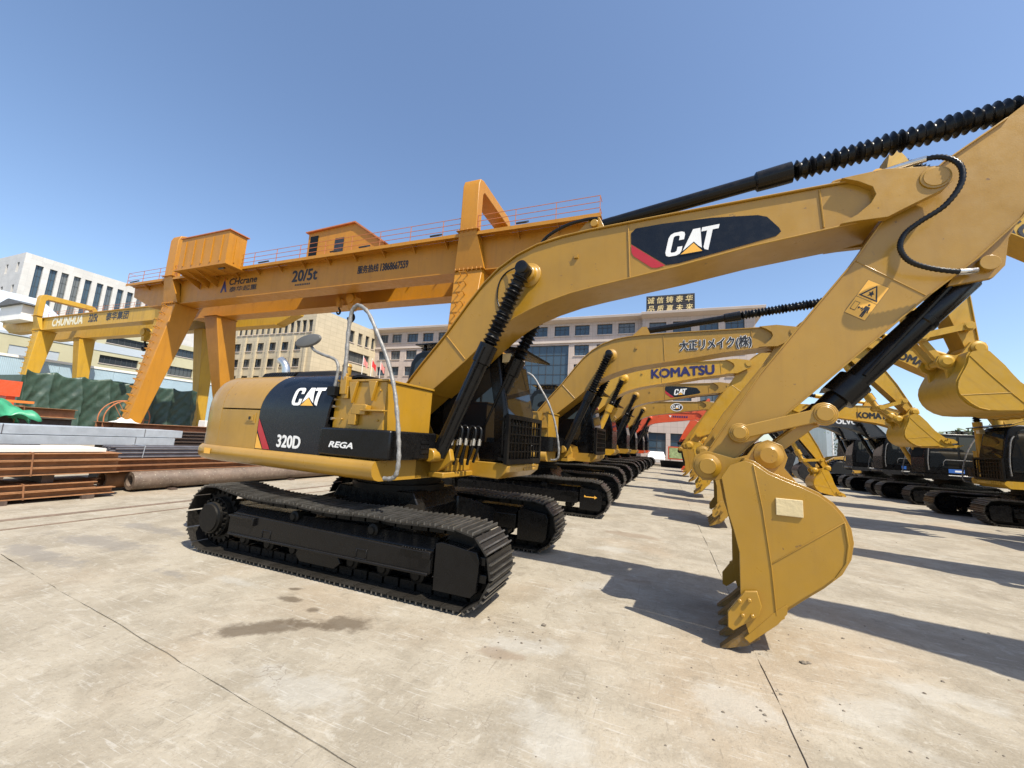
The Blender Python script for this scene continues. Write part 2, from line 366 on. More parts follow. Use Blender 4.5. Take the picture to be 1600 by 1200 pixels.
def frame_mesh(s):
    mb = MB()
    o = -s * .0
    # long beam: sloped top, vertical outer plate and ledge (outer side at y=-.24 for the right-hand track)
    mb.prism([(-.22, .30), (-.22, .52), (-.12, .62), (.12, .62), (.22, .52), (.22, .30)], -1.46, 1.52, 'x')
    mb.prism([(-1.46, .30), (-1.46, .50), (-1.38, .56), (1.46, .50), (1.52, .44), (1.52, .30)], -.262, -.222)
    mb.box(-1.44, 1.5, -.285, -.25, .285, .312)
    mb.box(-1.44, -1.0, -.30, -.25, .505, .535); mb.box(-1.02, -.99, -.30, -.25, .44, .535)
    mb.box(1.18, 1.5, -.29, -.255, .50, .515); mb.box(1.44, 1.53, -.30, -.25, .45, .52)
    for i in range(9): mb.box(1.18 + i * .034, 1.196 + i * .034, -.285, -.26, .515, .53)
    # idler nose box
    mb.prism([(1.56, .16), (1.56, .60), (1.62, .625), (2.02, .58), (2.05, .50), (2.03, .22), (1.98, .16)], -.255, .25)
    mb.box(2.0, 2.1, -.22, -.12, .46, .54); mb.box(2.0, 2.12, -.22, -.12, .30, .38)
    # recesses around the square holes: raised rims
    for x in (-.78, .66):
        mb.box(x - .075, x + .075, -.272, -.258, .405, .42); mb.box(x - .075, x + .075, -.272, -.258, .31, .325)
        mb.box(x - .075, x - .06, -.272, -.258, .325, .405); mb.box(x + .06, x + .075, -.272, -.258, .325, .405)
    # roller guard in the middle
    mb.prism([(-.28, .30), (-.34, .20), (-.26, .13), (.26, .13), (.34, .20), (.28, .30)], -.21, -.16)
    # motor housing at the sprocket
    mb.cyl((-1.82, .02, .44), (-1.82, .32, .44), .20, 18)
    mb.prism([(-1.9, .26), (-1.9, .62), (-1.4, .62), (-1.4, .30)], -.10, .22)
    return mb.mesh('track_frame', M_BLK, 30)
def sprocket_mesh():
    mb = MB(); y = -.10
    n = 21; prof = []
    for k in range(n * 4):
        a = 2 * pi * k / (n * 4); r = .335 if k % 4 in (1, 2) else .285
        prof.append((r * cos(a), r * sin(a)))
    mb.prism(prof, y - .02, y + .04)
    mb.lathe((0, y - .02, 0), (0, y - .3, 0), [(0, .245), (.02, .25), (.06, .25), (.065, .20), (.12, .195), (.13, .175), (.15, .17)], 28)
    for k in range(20):
        a = 2 * pi * k / 20; c = Vector((.225 * cos(a), 0, .225 * sin(a)))
        mb.cyl(c + Vector((0, y - .075, 0)), c + Vector((0, y - .115, 0)), .018, 6)
    return mb.mesh('drive_sprocket', [M_BLKM], 30)
def idler_mesh():
    mb = MB()
    mb.lathe((0, -.12, 0), (0, .12, 0), [(0, .24), (.0, .30), (.05, .30), (.055, .325), (.185, .325), (.19, .30), (.24, .30), (.24, .24)], 28)
    mb.lathe((0, -.2, 0), (0, .2, 0), [(0, .06), (.4, .06)], 14)
    return mb.mesh('idler_wheel', M_BLKM, 35)
def roller_mesh(r=.085):
    mb = MB()
    mb.lathe((0, -.17, 0), (0, .17, 0), [(0, r * .5), (.02, r * .62), (.03, r), (.09, r), (.095, r * .8), (.245, r * .8), (.25, r), (.31, r), (.32, r * .62), (.34, r * .5)], 16)
    return mb.mesh('track_roller', M_BLKM, 35)
def carbody_mesh():
    mb = MB()
    mb.prism([(-.62, .42), (-.75, .70), (-.62, .92), (.62, .92), (.75, .70), (.62, .42)], -.55, .55)
    for s in (-1, 1):
        for t in (-1, 1):
            mb.loft([[(t * .35, s * .45, .45), (t * .75, s * .45, .45), (t * .75, s * .45, .80), (t * .35, s * .45, .80)], [(t * .75, s * 1.0, .34), (t * 1.15, s * 1.0, .34), (t * 1.15, s * 1.0, .60), (t * .75, s * 1.0, .60)]])
    return mb.mesh('undercarriage_frame', M_BLK, 30)
def bearing_mesh():
    mb = MB(); mb.lathe((0, 0, .90), (0, 0, 1.13), [(0, .66), (.08, .66), (.085, .60), (.14, .60), (.145, .64), (.22, .64)], 40)
    return mb.mesh('swing_bearing', M_BLKM, 35)

def build_tracks(root, lod):
    for s in (-1, 1):
        Y = s * 1.2; flip = Matrix.Identity(4) if s < 0 else Matrix.Scale(-1, 4, (0, 1, 0))
        B = T(0, Y, 0) @ flip
        if s < 0: fm = cached('frame_r', lambda: frame_mesh(-1))
        else:
            def mk():
                me = cached('frame_r', lambda: frame_mesh(-1)).copy()
                for v in me.vertices: v.co.y *= -1
                me.flip_normals(); return me
            fm = cached('frame_l', mk)
        obj('track_frame', fm, root, T(0, Y, 0), bevel=.012 if lod == 0 else 0)
        ch = obj('track_chain', cached('chain', chain_mesh), root, T(0, Y, 0))
        if lod <= 1:
            for k in range(NSHOE): obj('track_shoe', cached('shoe', shoe_mesh), ch, shoe_M(k, 0))
        else:
            o = obj('track_shoes', cached('shoes', all_shoes), ch); o['kind'] = 'stuff'
        rot = Matrix.Identity(4) if s < 0 else RZ(pi)
        obj('drive_sprocket', cached('sprocket', sprocket_mesh), root, T(-1.82, Y + s * .03, .44) @ rot)
        obj('idler_wheel', cached('idler', idler_mesh), root, T(1.82, Y, .405))
        if lod <= 1:
            for x in (-1.3, -.87, -.44, 0, .44, .87, 1.3): obj('track_roller', cached('roller', roller_mesh), root, T(x, Y, .225))
            for x in (-.45, .72): obj('carrier_roller', cached('croller', lambda: roller_mesh(.07)), root, T(x, Y + s * .05, .605))
    obj('undercarriage_frame', cached('carbody', carbody_mesh), root, None, bevel=.02 if lod == 0 else 0)
    obj('swing_bearing', cached('bearing', bearing_mesh), root)

# ---- upper structure -------------------------------------------------
def hood_pt(t):
    """outline of the right-hand body side: t 0..1 up the wall, 1..2 round the shoulder, 2..3 across the top"""
    if t <= 1: return (-1.38, 1.35 + .53 * t)
    if t <= 2: a = (t - 1) * pi / 2; return (-1.0 - .38 * cos(a), 1.88 + .52 * sin(a))
    return (-1.0 + .70 * (t - 2), 2.40 + .012 * (t - 2))
def side_y(z):
    if z <= 1.88: return -1.38
    q = min(1, (z - 1.88) / .52); return -1.0 - .38 * sqrt(max(0, 1 - q * q))
def xb(z): return -1.37 if z < 1.85 else -1.37 + .19 * ((z - 1.85) / .55) ** 1.5
def xf(z): return -.075 + .03 * (z - 1.35) / .4 if z < 1.75 else -.045 + .11 * ((z - 1.75) / .65)
def panel(f0, f1, ts, s, nx=2, thick=.03):
    """curved body panel between x=f0(z) and x=f1(z) for outline positions ts; s=-1 right, 1 left"""
    mb = MB(); g = []
    for t in ts:
        y, z = hood_pt(t)
        g.append([(f0(z) + (f1(z) - f0(z)) * i / nx, -s * y if s > 0 else y, z) for i in range(nx + 1)])
    inn = []
    for t in ts:
        y, z = hood_pt(t); yy = y + thick * (1 if t <= 1 else cos((min(t, 2) - 1) * pi / 2)); zz = z - thick * (0 if t <= 1 else sin((min(t, 2) - 1) * pi / 2))
        inn.append([(f0(z) + (f1(z) - f0(z)) * i / nx, -s * yy if s > 0 else yy, zz) for i in range(nx + 1)])
    n = len(ts); w = nx + 1
    vs = [p for r in g for p in r] + [p for r in inn for p in r]; o = n * w; fs = []
    for i in range(n - 1):
        for j in range(nx):
            a = i * w + j; fs.append((a, a + 1, a + w + 1, a + w)); fs.append((o + a, o + a + w, o + a + w + 1, o + a + 1))
        fs.append((i * w, i * w + w, o + i * w + w, o + i * w)); fs.append((i * w + nx, o + i * w + nx, o + i * w + w + nx, i * w + w + nx))
    for j in range(nx):
        fs.append((j, o + j, o + j + 1, j + 1)); a = (n - 1) * w + j; fs.append((a, a + 1, o + a + 1, o + a))
    mb.add(vs, fs); return mb
def lin(a, b, n): return [a + (b - a) * i / n for i in range(n + 1)]
def counterweight_mesh(m):
    mb = MB(); secs = []
    for x, sy, sz in ((-2.27, 1, 1), (-2.46, .998, 1.0), (-2.60, .988, .997), (-2.70, .965, .985), (-2.78, .92, .965), (-2.835, .85, .93), (-2.86, .76, .88)):
        half = [(hood_pt(t)[0] * sy, 1.36 + (hood_pt(t)[1] - 1.36) * sz) for t in lin(0, 1, 2) + lin(1, 2, 7)[1:] + [2.6]]
        ring = half + [(-y, z) for y, z in reversed(half)]
        secs.append([(x, y, z) for y, z in ring])
    mb.loft(secs); return mb.mesh('counterweight', m, 40)
def skirt_mesh(m):
    mb = MB(); prof = [(-1.34, 1.352), (-1.395, 1.345), (-1.43, 1.31), (-1.44, 1.25), (-1.425, 1.19), (-1.385, 1.145), (-1.32, 1.125), (-.8, 1.12)]
    secs = []
    for x, s in ((.84, 1), (-2.30, 1), (-2.50, .997), (-2.64, .985), (-2.75, .955), (-2.83, .90), (-2.885, .82), (-2.91, .72)):
        ring = [(y * s, z) for y, z in prof] + [(-y * s, z) for y, z in reversed(prof)]
        secs.append([(x, y, z) for y, z in ring])
    mb.loft(secs); return mb.mesh('deck_skirt', m, 50)
def center_mesh(m):
    mb = MB()
    for y in (-.40, .31):
        mb.prism([(-.28, 1.35), (-.24, 1.78), (-.12, 1.98), (.02, 2.03), (.16, 1.96), (.30, 1.70), (.75, 1.62), (1.12, 1.50), (1.16, 1.36), (1.05, 1.26), (.84, 1.14), (-.28, 1.14)], y, y + .09)
    mb.box(.84, 1.08, -.44, .44, 1.13, 1.20); mb.box(.84, 1.02, -.30, .30, 1.20, 1.36)
    for y in (-.52, .52): mb.cyl((.98, y - .12, 1.42), (.98, y + .12, 1.42), .085, 16)
    return mb.mesh('boom_bracket', m, 30)
def tank_mesh(m):
    mb = MB()
    mb.box(-.02, .80, -1.30, -.44, 1.352, 2.255); mb.box(-.01, .82, -1.32, -.42, 2.257, 2.285)
    mb.prism([(.3, 1.99), (.37, 2.255), (.23, 2.255)], -1.345, -1.302); mb.prism([(.62, 2.02), (.68, 2.255), (.55, 2.255)], -1.345, -1.302)
    mb.box(.34, .56, -1.36, -1.302, 1.86, 1.98); mb.box(.50, .86, -1.39, -1.302, 1.90, 1.918); mb.box(.56, .60, -1.385, -1.302, 1.918, 1.97); mb.box(.30, .42, -1.36, -1.302, 1.735, 1.86)
    mb.box(.12, .22, -1.34, -1.302, 2.05, 2.20)
    for q in (.14, .72): 
        for z in (1.45, 1.8, 2.15): mb.cyl((q, -1.32, z), (q, -1.298, z), .014, 6)
    return mb.mesh('fuel_tank', m, 30)
def cap_mesh(m):
    mb = MB(); mb.cyl((-.14, -1.08, 2.34), (-.14, -1.08, 2.50), .058, 16); mb.cyl((-.14, -1.08, 2.50), (-.14, -1.08, 2.535), .066, 16, .05)
    return mb.mesh('filler_cap', m, 35)
def toolbox_mesh():
    mb = MB(); mb.prism([(-.10, -1.40), (.86, -1.40), (.98, -1.34), (.98, -.50), (-.10, -.50)], 1.362, 1.695, 'z')
    return mb.mesh('tool_box', M_BLK, 30)
def slots_mesh():
    mb = MB()
    for i in range(3): mb.box(.975, .99, -.82, -.66, 1.44 + i * .06, 1.475 + i * .06)
    return mb.mesh('vent_slot', M_RUB, 0)
def engine_cover_mesh(m):
    mb = MB()
    prof = [(-.92, 2.395), (-.86, 2.49), (-.74, 2.53), (.74, 2.53), (.86, 2.49), (.92, 2.395)]
    mb.loft([[(x, y * sy, 2.395 + (z - 2.395) * sz) for y, z in prof] for x, sy, sz in ((-1.42, 1, 1), (-.8, 1, 1), (-.42, .96, .75), (-.22, .9, .2))])
    for i in range(14):
        x = -2.24 + i * .055; mb.loft([[(x + dx, y, z) for y, z in prof] for dx in (0, .03)])
    mb.box(-2.26, -1.42, -.84, .84, 2.395, 2.48)
    return mb.mesh('engine_cover', m, 35)
def muffler_mesh():
    mb = MB(); p = smooth_path([(-2.02, -.66, 2.40), (-2.02, -.66, 2.56), (-2.06, -.67, 2.67), (-2.16, -.69, 2.75)], 5)
    mb.tube(p, .065, 16); return mb.mesh('exhaust_pipe', M_CHR, 50)
def rail_mesh():
    pts = [(.14, 2.28), (.13, 2.56), (.11, 2.86), (.12, 3.12), (.18, 3.21), (.27, 3.21), (.42, 3.10), (.60, 2.84), (.81, 2.50), (.95, 2.18), (1.03, 1.90), (1.09, 1.62), (1.12, 1.40), (1.11, 1.24), (1.05, 1.18), (.94, 1.17)]
    mb = MB(); P = smooth_path([(x, -1.34, z) for x, z in pts], 6)
    mb.tube(P, .024, 10, True, [.024 + .003 * sin(i * 1.7) + rnd(-.0015, .0015) for i in range(len(P))])
    return mb.mesh('grab_rail', M_SIL, 60)
def mirror_arm_mesh():
    pts = [(-.01, 2.20), (.01, 2.38), (-.01, 2.48), (-.09, 2.55), (-.29, 2.61), (-.46, 2.67), (-.55, 2.74), (-.58, 2.84)]
    mb = MB(); P = smooth_path([(x, -1.34, z) for x, z in pts], 6); mb.tube(P, .019, 8, True, [.019 + .002 * sin(i * 2.1) for i in range(len(P))])
    return mb.mesh('mirror_arm', M_SIL, 60)
def mirror_mesh():
    mb = MB(); n = 24
    def ring(a, b, d): return [(a * cos(2 * pi * j / n), d, b * sin(2 * pi * j / n)) for j in range(n)]
    mb.loft([ring(.115, .05, -.030), ring(.165, .074, -.022), ring(.182, .088, 0), ring(.178, .084, .012), ring(.145, .067, .014), ring(.138, .062, .008)])
    return mb.mesh('mirror', M_MIR, 30)
CABP = [(-.36, 1.345), (-.38, 2.30), (-.30, 2.86), (-.20, 3.00), (-.06, 3.05), (1.12, 3.05), (1.30, 2.99), (1.38, 2.88), (1.54, 2.1), (1.55, 1.345)]
def cab_mesh(m):
    mb = MB(); mb.prism(CABP, .32, 1.36); return mb.mesh('cab', m, 30)
def inset(poly, d):
    c = [sum(p[i] for p in poly) / len(poly) for i in (0, 1)]
    return [(c[0] + (p[0] - c[0]) * (1 - d), c[1] + (p[1] - c[1]) * (1 - d)) for p in poly]
SIDEWIN = [[(-.24, 2.02), (-.26, 2.36), (-.19, 2.82), (-.08, 2.92), (.38, 2.92), (.38, 2.02)], [(.46, 1.62), (.46, 2.92), (1.06, 2.92), (1.20, 2.84), (1.36, 2.1), (1.38, 1.62)]]
def win_mesh(w, y0, y1):
    mb = MB(); mb.prism(w, y0, y1); return mb.mesh('side_window', M_GLS, 30)
def windshield_mesh():
    mb = MB(); a = Vector((1.385, 0, 2.86)); b = Vector((1.545, 0, 2.02)); n = Vector((.98, 0, .19)) * .006
    q = [a + Vector((0, .42, 0)) + n, a + Vector((0, 1.26, 0)) + n, b + Vector((0, 1.29, 0)) + n, b + Vector((0, .39, 0)) + n]
    mb.loft([[tuple(v) for v in q], [tuple(v + n) for v in q]]); return mb.mesh('windshield', M_GLS, 0)
def visor_mesh():
    mb = MB()
    mb.box(-.30, .42, .40, 1.28, 3.17, 3.19)
    for x in (-.2, .3):
        for y in (.5, 1.18): mb.box(x, x + .04, y, y + .04, 3.04, 3.18)
    for i in range(8): mb.box(-.22 + i * .07, -.20 + i * .07, .46, 1.2, 3.11, 3.13)
    return mb.mesh('roof_rack', M_BLK, 30)
def visor2_mesh():
    mb = MB(); mb.prism([(1.22, 3.052), (1.30, 3.08), (1.78, 2.98), (1.77, 2.95), (1.30, 3.04)], .30, 1.38)
    return mb.mesh('roof_visor', M_BLK, 30)
def guard_mesh():
    mb = MB(); x = 1.60
    mb.box(x, x + .05, .22, .28, 1.33, 2.03); mb.box(x, x + .05, 1.40, 1.46, 1.33, 2.03); mb.box(x, x + .05, .28, 1.40, 1.97, 2.03); mb.box(x, x + .05, .28, 1.40, 1.33, 1.40)
    for i in range(9): y = .38 + i * .115; mb.box(x + .012, x + .030, y, y + .022, 1.40, 1.97)
    for i in range(4): z = 1.50 + i * .125; mb.box(x + .0315, x + .045, .28, 1.40, z, z + .016)
    mb.box(1.50, x, .24, .27, 1.38, 1.42); mb.box(1.50, x, 1.41, 1.44, 1.38, 1.42); mb.box(1.50, x, .24, .27, 1.94, 1.98)
    return mb.mesh('front_guard', M_BLKM, 30)
def lamp_mesh():
    mb = MB(); mb.cur = 0; mb.box(1.42, 1.55, .34, .50, 2.80, 2.93); mb.cur = 1; mb.box(1.5505, 1.556, .355, .485, 2.815, 2.915)
    return mb.mesh('work_lamp', [M_CREAM, M_LAMP], 0)
def cabdeck_mesh(m):
    mb = MB(); mb.prism([(.845, 1.13), (.845, 1.342), (1.60, 1.342), (1.64, 1.30), (1.62, 1.22), (1.50, 1.12)], .28, 1.44)
    for i in range(5):
        for j in range(2): mb.box(1.625, 1.645, .86 + i * .09, .93 + i * .09, 1.22 + j * .055, 1.265 + j * .055)
    return mb.mesh('cab_deck', m, 30)

# ---- arm -------------------------------------------------------------
def boom_mesh(m):
    mb = MB(); mb.prism(BOOM_UP + BOOM_LO, -.255, .255)
    mb.strip(BOOM_UP[2:], -.285, .285, .018); mb.strip(BOOM_LO[:-3], -.285, .285, .018)
    mb.cyl((0, -.30, 1.88), (0, .30, 1.88), .15, 20)
    for s in (-1, 1):
        mb.lathe((2.06, s * .25, 3.82), (2.06, s * .5, 3.82), [(0, .165), (.02, .165), (.045, .12), (.10, .10), (.11, .08)], 24)
    return mb.mesh('boom', m, 30)
def seam_parts(m, boom):
    for i, (a, b) in enumerate((((.82, 3.08), (1.16, 2.73)), ((3.31, 4.28), (3.34, 3.62)), ((5.14, 4.28), (5.16, 3.88)), ((.12, 2.26), (.42, 2.13)))):
        for y in (-.259, .259):
            def mk():
                mb = MB(); mb.cyl((a[0], y, a[1]), (b[0], y, b[1]), .0085, 6); return mb.mesh('weld_seam', m, 50)
            obj('weld_seam', cached('seam%d%.1f' % (i, y) + m.name, mk), boom)
    def mk():
        mb = MB(); mb.box(2.66, 2.71, -.28, -.255, 3.955, 4.01); return mb.mesh('stop_block', m, 0)
    obj('stop_block', cached('stopb' + m.name, mk), boom)
def fork_mesh(m):
    mb = MB()
    for y0, y1 in ((-.325, -.256), (.256, .325)): mb.prism(FORK, y0, y1)
    mb.prism([(5.1, 4.295), (5.28, 4.295), (5.28, 3.88), (5.1, 3.87)], -.25, .25)
    for s in (-1, 1):
        mb.lathe((5.94, s * .325, 4.16), (5.94, s * .4, 4.16), [(0, .105), (.012, .105), (.014, .085), (.02, .085)], 24)
    return mb.mesh('boom_fork', m, 30)
def stick_mesh(m):
    mb = MB(); mb.prism(STICK, -.19, .19)
    mb.strip(STICK[13:], -.21, .21, .014); mb.strip(STICK[2:11], -.21, .21, .014)
    for y in (-.15, .10): mb.prism([(6.02, 3.22), (6.30, 3.26), (6.38, 3.36), (6.42, 3.60), (6.5, 3.76), (6.1, 3.4)], y, y + .05)
    mb.cyl((4.13, -.215, 1.53), (4.13, .215, 1.53), .14, 20)
    mb.cyl((4.41, -.30, 1.87), (4.41, .30, 1.87), .075, 18)
    mb.cyl((6.88, -.12, 4.9), (6.88, .12, 4.9), .12, 18)
    for y in (-.192, .192): mb.cyl((5.40, y * .985, 3.53), (5.86, y * .985, 3.14), .007, 6)   # weld line
    for y in (-.205, .205):
        mb.cyl((6.27, y, 3.38), (6.27, y * .7, 3.38), .065, 18)
    return mb.mesh('stick', m, 30)
def bucket_mesh(m):
    mb = MB()
    for y0, y1 in ((-.60, -.572), (.572, .60)): mb.prism(BUCKET, y0, y1)
    mb.strip(list(reversed(SHELL)), -.571, .571, -.024)
    for y0, y1 in ((-.605, -.565), (.565, .605)): mb.prism([(4.70, .47), (4.62, .40), (4.39, .14), (4.43, .11), (4.63, .30), (4.70, .40)], y0, y1)
    mb.prism([(4.66, .40), (4.405, .155), (4.42, .115), (4.69, .35)], -.564, .564)
    # welded wear seam and edge plate on the cheeks
    for y in (-.603, .603):
        mb.tube([(4.49, y, 1.58), (4.55, y, 1.2), (4.60, y, .75), (4.625, y, .37)], .0055, 6)
        mb.tube([(4.59, y, .76), (4.85, y, .97), (5.11, y, 1.18)], .0045, 6)
        mb.tube([(5.105, y, 1.17), (5.12, y, 1.0), (5.10, y, .86), (5.03, y, .74)], .009, 6)
    for y in (-.30, -.18, .18, .30): pass
    for y0, y1 in ((-.30, -.235), (.235, .30)): mb.prism(EAR, y0, y1)
    for y in (-1, 1):
        mb.lathe((4.13, y * .30, 1.53), (4.13, y * .5, 1.53), [(0, .12), (.02, .12), (.03, .10), (.038, .078), (.05, .073)], 24)
        mb.lathe((4.64, y * .30, 1.67), (4.64, y * .5, 1.67), [(0, .12), (.02, .12), (.03, .09), (.045, .07)], 24)
    mb.cyl((4.64, -.23, 1.67), (4.64, .23, 1.67), .05, 14)
    return mb.mesh('bucket', m, 30)
def cutter_mesh(m):
    mb = MB(); mb.prism(SIDE_CUT, -.64, -.607)
    for x, z in ((4.36, .44), (4.43, .46), (4.38, .33), (4.45, .34)): mb.cyl((x, -.665, z), (x, -.64, z), .018, 6)
    return mb.mesh('side_cutter', m, 30)
def tooth_mesh(m):
    mb = MB()
    mb.loft([[(4.52, y, .30), (4.44, y, .23), (4.47, y, .15), (4.55, y, .21)] for y in (-.06, .06)])
    secs = [(4.475, .195, .062, .055), (4.38, .105, .055, .045), (4.28, .04, .045, .022), (4.215, -.002, .04, .006)]
    S_ = []
    for x, z, w_, t_ in secs:
        nx, nz = -.63 * t_, .77 * t_
        S_.append([(x + nx, -w_, z + nz), (x + nx, w_, z + nz), (x - nx, w_, z - nz), (x - nx, -w_, z - nz)])
    mb.loft(S_); return mb.mesh('tooth', m, 25)
def patch_mesh():
    mb = MB(); mb.box(4.645, 4.835, -.616, -.6005, 1.175, 1.315); return mb.mesh('cheek_plate', M_CREAM, 0)
def rod_between(name, p0, p1, spec, m, n=18, smooth=40):
    """hydraulic cylinder piece: spec = (fraction of length, radius) list"""
    mb = MB(); L = (Vector(p1) - Vector(p0)).length
    mb.lathe(p0, p1, [(f * L, r) for f, r in spec], n); return mb.mesh(name, m, smooth)
def boot(f0, f1, k, r0, r1):
    out = [(f0, r0 * .8)]
    for i in range(k):
        a = f0 + (f1 - f0) * i / k; d = (f1 - f0) / k
        j = rnd(-.08, .08); out += [(a + d * .1, r0 * rnd(.95, 1.04)), (a + d * (.5 + j), r1 * rnd(.93, 1.05)), (a + d * .9, r0 * rnd(.95, 1.04))]
    return out + [(f1, r0 * .8)]
def circ(p, r, q, s, side):
    d = hypot(q[0] - p[0], q[1] - p[1]); a = (r * r - s * s + d * d) / (2 * d); h = sqrt(max(0, r * r - a * a))
    mx, mz = p[0] + a * (q[0] - p[0]) / d, p[1] + a * (q[1] - p[1]) / d
    return (mx + side * h * (q[1] - p[1]) / d, mz - side * h * (q[0] - p[0]) / d)
def rot2(p, c, a):
    x, z = p[0] - c[0], p[1] - c[1]; return (c[0] + x * cos(a) - z * sin(a), c[1] + x * sin(a) + z * cos(a))
def link_mesh(a, b, ra, rb, w_, m, y0, y1, name):
    mb = MB(); d = Vector((b[0] - a[0], b[1] - a[1])); L = d.length; u = d / L; v = Vector((-u.y, u.x)); poly = []
    th = math.asin(max(-1, min(1, w_ / ra)))
    for i in range(13): t = pi / 2 - th + 0; ang = th + (2 * pi - 2 * th) * i / 12; poly.append((a[0] + u.x * ra * cos(ang) + v.x * ra * sin(ang), a[1] + u.y * ra * cos(ang) + v.y * ra * sin(ang)))
    th = math.asin(max(-1, min(1, w_ / rb)))
    for i in range(13):
        ang = pi + th + (2 * pi - 2 * th) * i / 12; poly.append((b[0] + u.x * rb * cos(ang) + v.x * rb * sin(ang), b[1] + u.y * rb * cos(ang) + v.y * rb * sin(ang)))
    for p, q in ((y0, y1), (-y1, -y0)): mb.prism(poly, p, q)
    for c, r in ((a, ra), (b, rb)):
        mb.cyl((c[0], -max(abs(y0), abs(y1)) - .025, c[1]), (c[0], max(abs(y0), abs(y1)) + .025, c[1]), r * .66, 18)
        mb.cyl((c[0], -max(abs(y0), abs(y1)) - .012, c[1]), (c[0], max(abs(y0), abs(y1)) + .012, c[1]), r * .82, 18)
    return mb.mesh(name, m, 30)

def build_arm(root, SW, m, mc, db=0.0, ds=0.0, dc=0.0, lod=0, decal=None, key='g', barrel=None, side=-1):
    """boom, stick, bucket and cylinders; db/ds/dc turn boom, stick and bucket away from the resting pose"""
    barrel = barrel or M_BLK
    Mb = RXZ(*FOOT, db); Ms = Mb @ RXZ(*SPIN, ds); Mk = Ms @ RXZ(*BPIN, dc)
    k = m.name
    bv = .008 if lod == 0 else 0
    boom = obj('boom', cached('boom' + k, lambda: boom_mesh(m)), root, SW @ Mb, bevel=bv)
    seam_parts(m, boom)
    obj('boom_fork', cached('fork' + k, lambda: fork_mesh(m)), boom, None, bevel=bv)
    stick = obj('stick', cached('stick' + k, lambda: stick_mesh(m)), root, SW @ Ms, bevel=bv)
    bucket = obj('bucket', cached('bucket' + k, lambda: bucket_mesh(m)), root, SW @ Mk, bevel=.006 if lod == 0 else 0)
    for y in (-.50, -.25, 0, .25, .50): obj('tooth', cached('tooth' + k, lambda: tooth_mesh(M_TOOTH if lod == 0 else m)), bucket, T(0, y * 1.04, 0))
    obj('side_cutter', cached('cut' + k, lambda: cutter_mesh(m)), bucket, None, bevel=.006 if lod == 0 else 0)
    def mk():
        me = cached('cut' + k, lambda: cutter_mesh(m)).copy()
        for v in me.vertices: v.co.y *= -1
        me.flip_normals(); return me
    obj('side_cutter', cached('cutl' + k, mk), bucket)
    if lod == 0: obj('cheek_plate', cached('patch', patch_mesh), bucket, None, bevel=.004)
    # linkage in the stick's frame
    pb = rot2((4.64, 1.67), BPIN, dc); ps = (4.41, 1.87)
    pc = circ(ps, hypot(5.08 - 4.41, 2.07 - 1.87), pb, hypot(5.08 - 4.64, 2.07 - 1.67), -1 if dc == 0 else -1)
    c2 = circ(ps, .70, pb, .595, 1); c1 = pc
    # keep the solution away from the stick
    pc = c1 if (c1[0] + c1[1]) > (c2[0] + c2[1]) else c2
    kk = '%s%.2f' % (k, dc)
    obj('lever_link', cached('lev' + kk, lambda: link_mesh(ps, pc, .095, .105, .06, m, .245, .30, 'lever_link')), root, SW @ Ms, bevel=bv)
    obj('bucket_link', cached('blk' + kk, lambda: link_mesh(pc, pb, .085, .085, .05, m, .10, .20, 'bucket_link')), root, SW @ Ms, bevel=bv)
    p0, p1 = (6.27, 0, 3.38), (pc[0], 0, pc[1])
    obj('bucket_cylinder', cached('bcy' + kk + barrel.name, lambda: rod_between('bucket_cylinder', p0, p1, [(0, .06), (.0, .085), (.04, .09), (.05, .105), (.30, .105), (.305, .118), (.33, .118), (.335, .105), (.735, .105), (.74, .145), (.86, .145), (.865, .10), (.95, .095), (.96, .11), (1.0, .11)], barrel)), root, SW @ Ms)
    obj('cylinder_pipe', cached('bcp' + kk, lambda: rod_between('cylinder_pipe', (6.2, -.11, 3.42), (pc[0] + .35, -.11, pc[1] + .38), [(0, .02), (1, .02)], barrel, 8)), root, SW @ Ms)
    # stick cylinder on top of the boom
    e = Mb.inverted() @ Ms @ Vector((6.88, 0, 4.9)); s0 = Vector((2.86, 0, 4.47)); kk2 = '%.2f' % ds
    obj('stick_cylinder', cached('scy' + kk2 + barrel.name, lambda: rod_between('stick_cylinder', s0, e, [(0, .055), (.0, .075), (.05, .08), (.06, .078), (.44, .078), (.445, .105), (.50, .108), (.525, .108), (.53, .045), (1, .045)], barrel)), root, SW @ Mb)
    obj('stick_cylinder_boot', cached('scb' + kk2, lambda: rod_between('stick_cylinder_boot', s0, e, boot(.53, .965, 27, .074, .110), M_RUB, 18, 60)), root, SW @ Mb)
    if lod == 0:
        mb = MB()
        for y in (-.09, .05): mb.prism([(2.50, 4.28), (2.80, 4.56), (2.92, 4.56), (2.97, 4.45), (3.02, 4.30)], y, y + .04)
        mb.cyl((2.86, -.13, 4.47), (2.86, .13, 4.47), .05, 16)
        obj('cylinder_bracket', mb.mesh('cylinder_bracket', m, 30), root, SW @ Mb, bevel=.006)
    else:
        def mkb():
            mb = MB()
            for y in (-.09, .05): mb.prism([(2.50, 4.28), (2.80, 4.56), (2.92, 4.56), (3.02, 4.30)], y, y + .04)
            return mb.mesh('cylinder_bracket', m, 30)
        obj('cylinder_bracket', cached('cbr' + k, mkb), root, SW @ Mb)
    # boom cylinders
    top = rot2((2.06, 3.82), FOOT, db); kk3 = '%.2f' % db
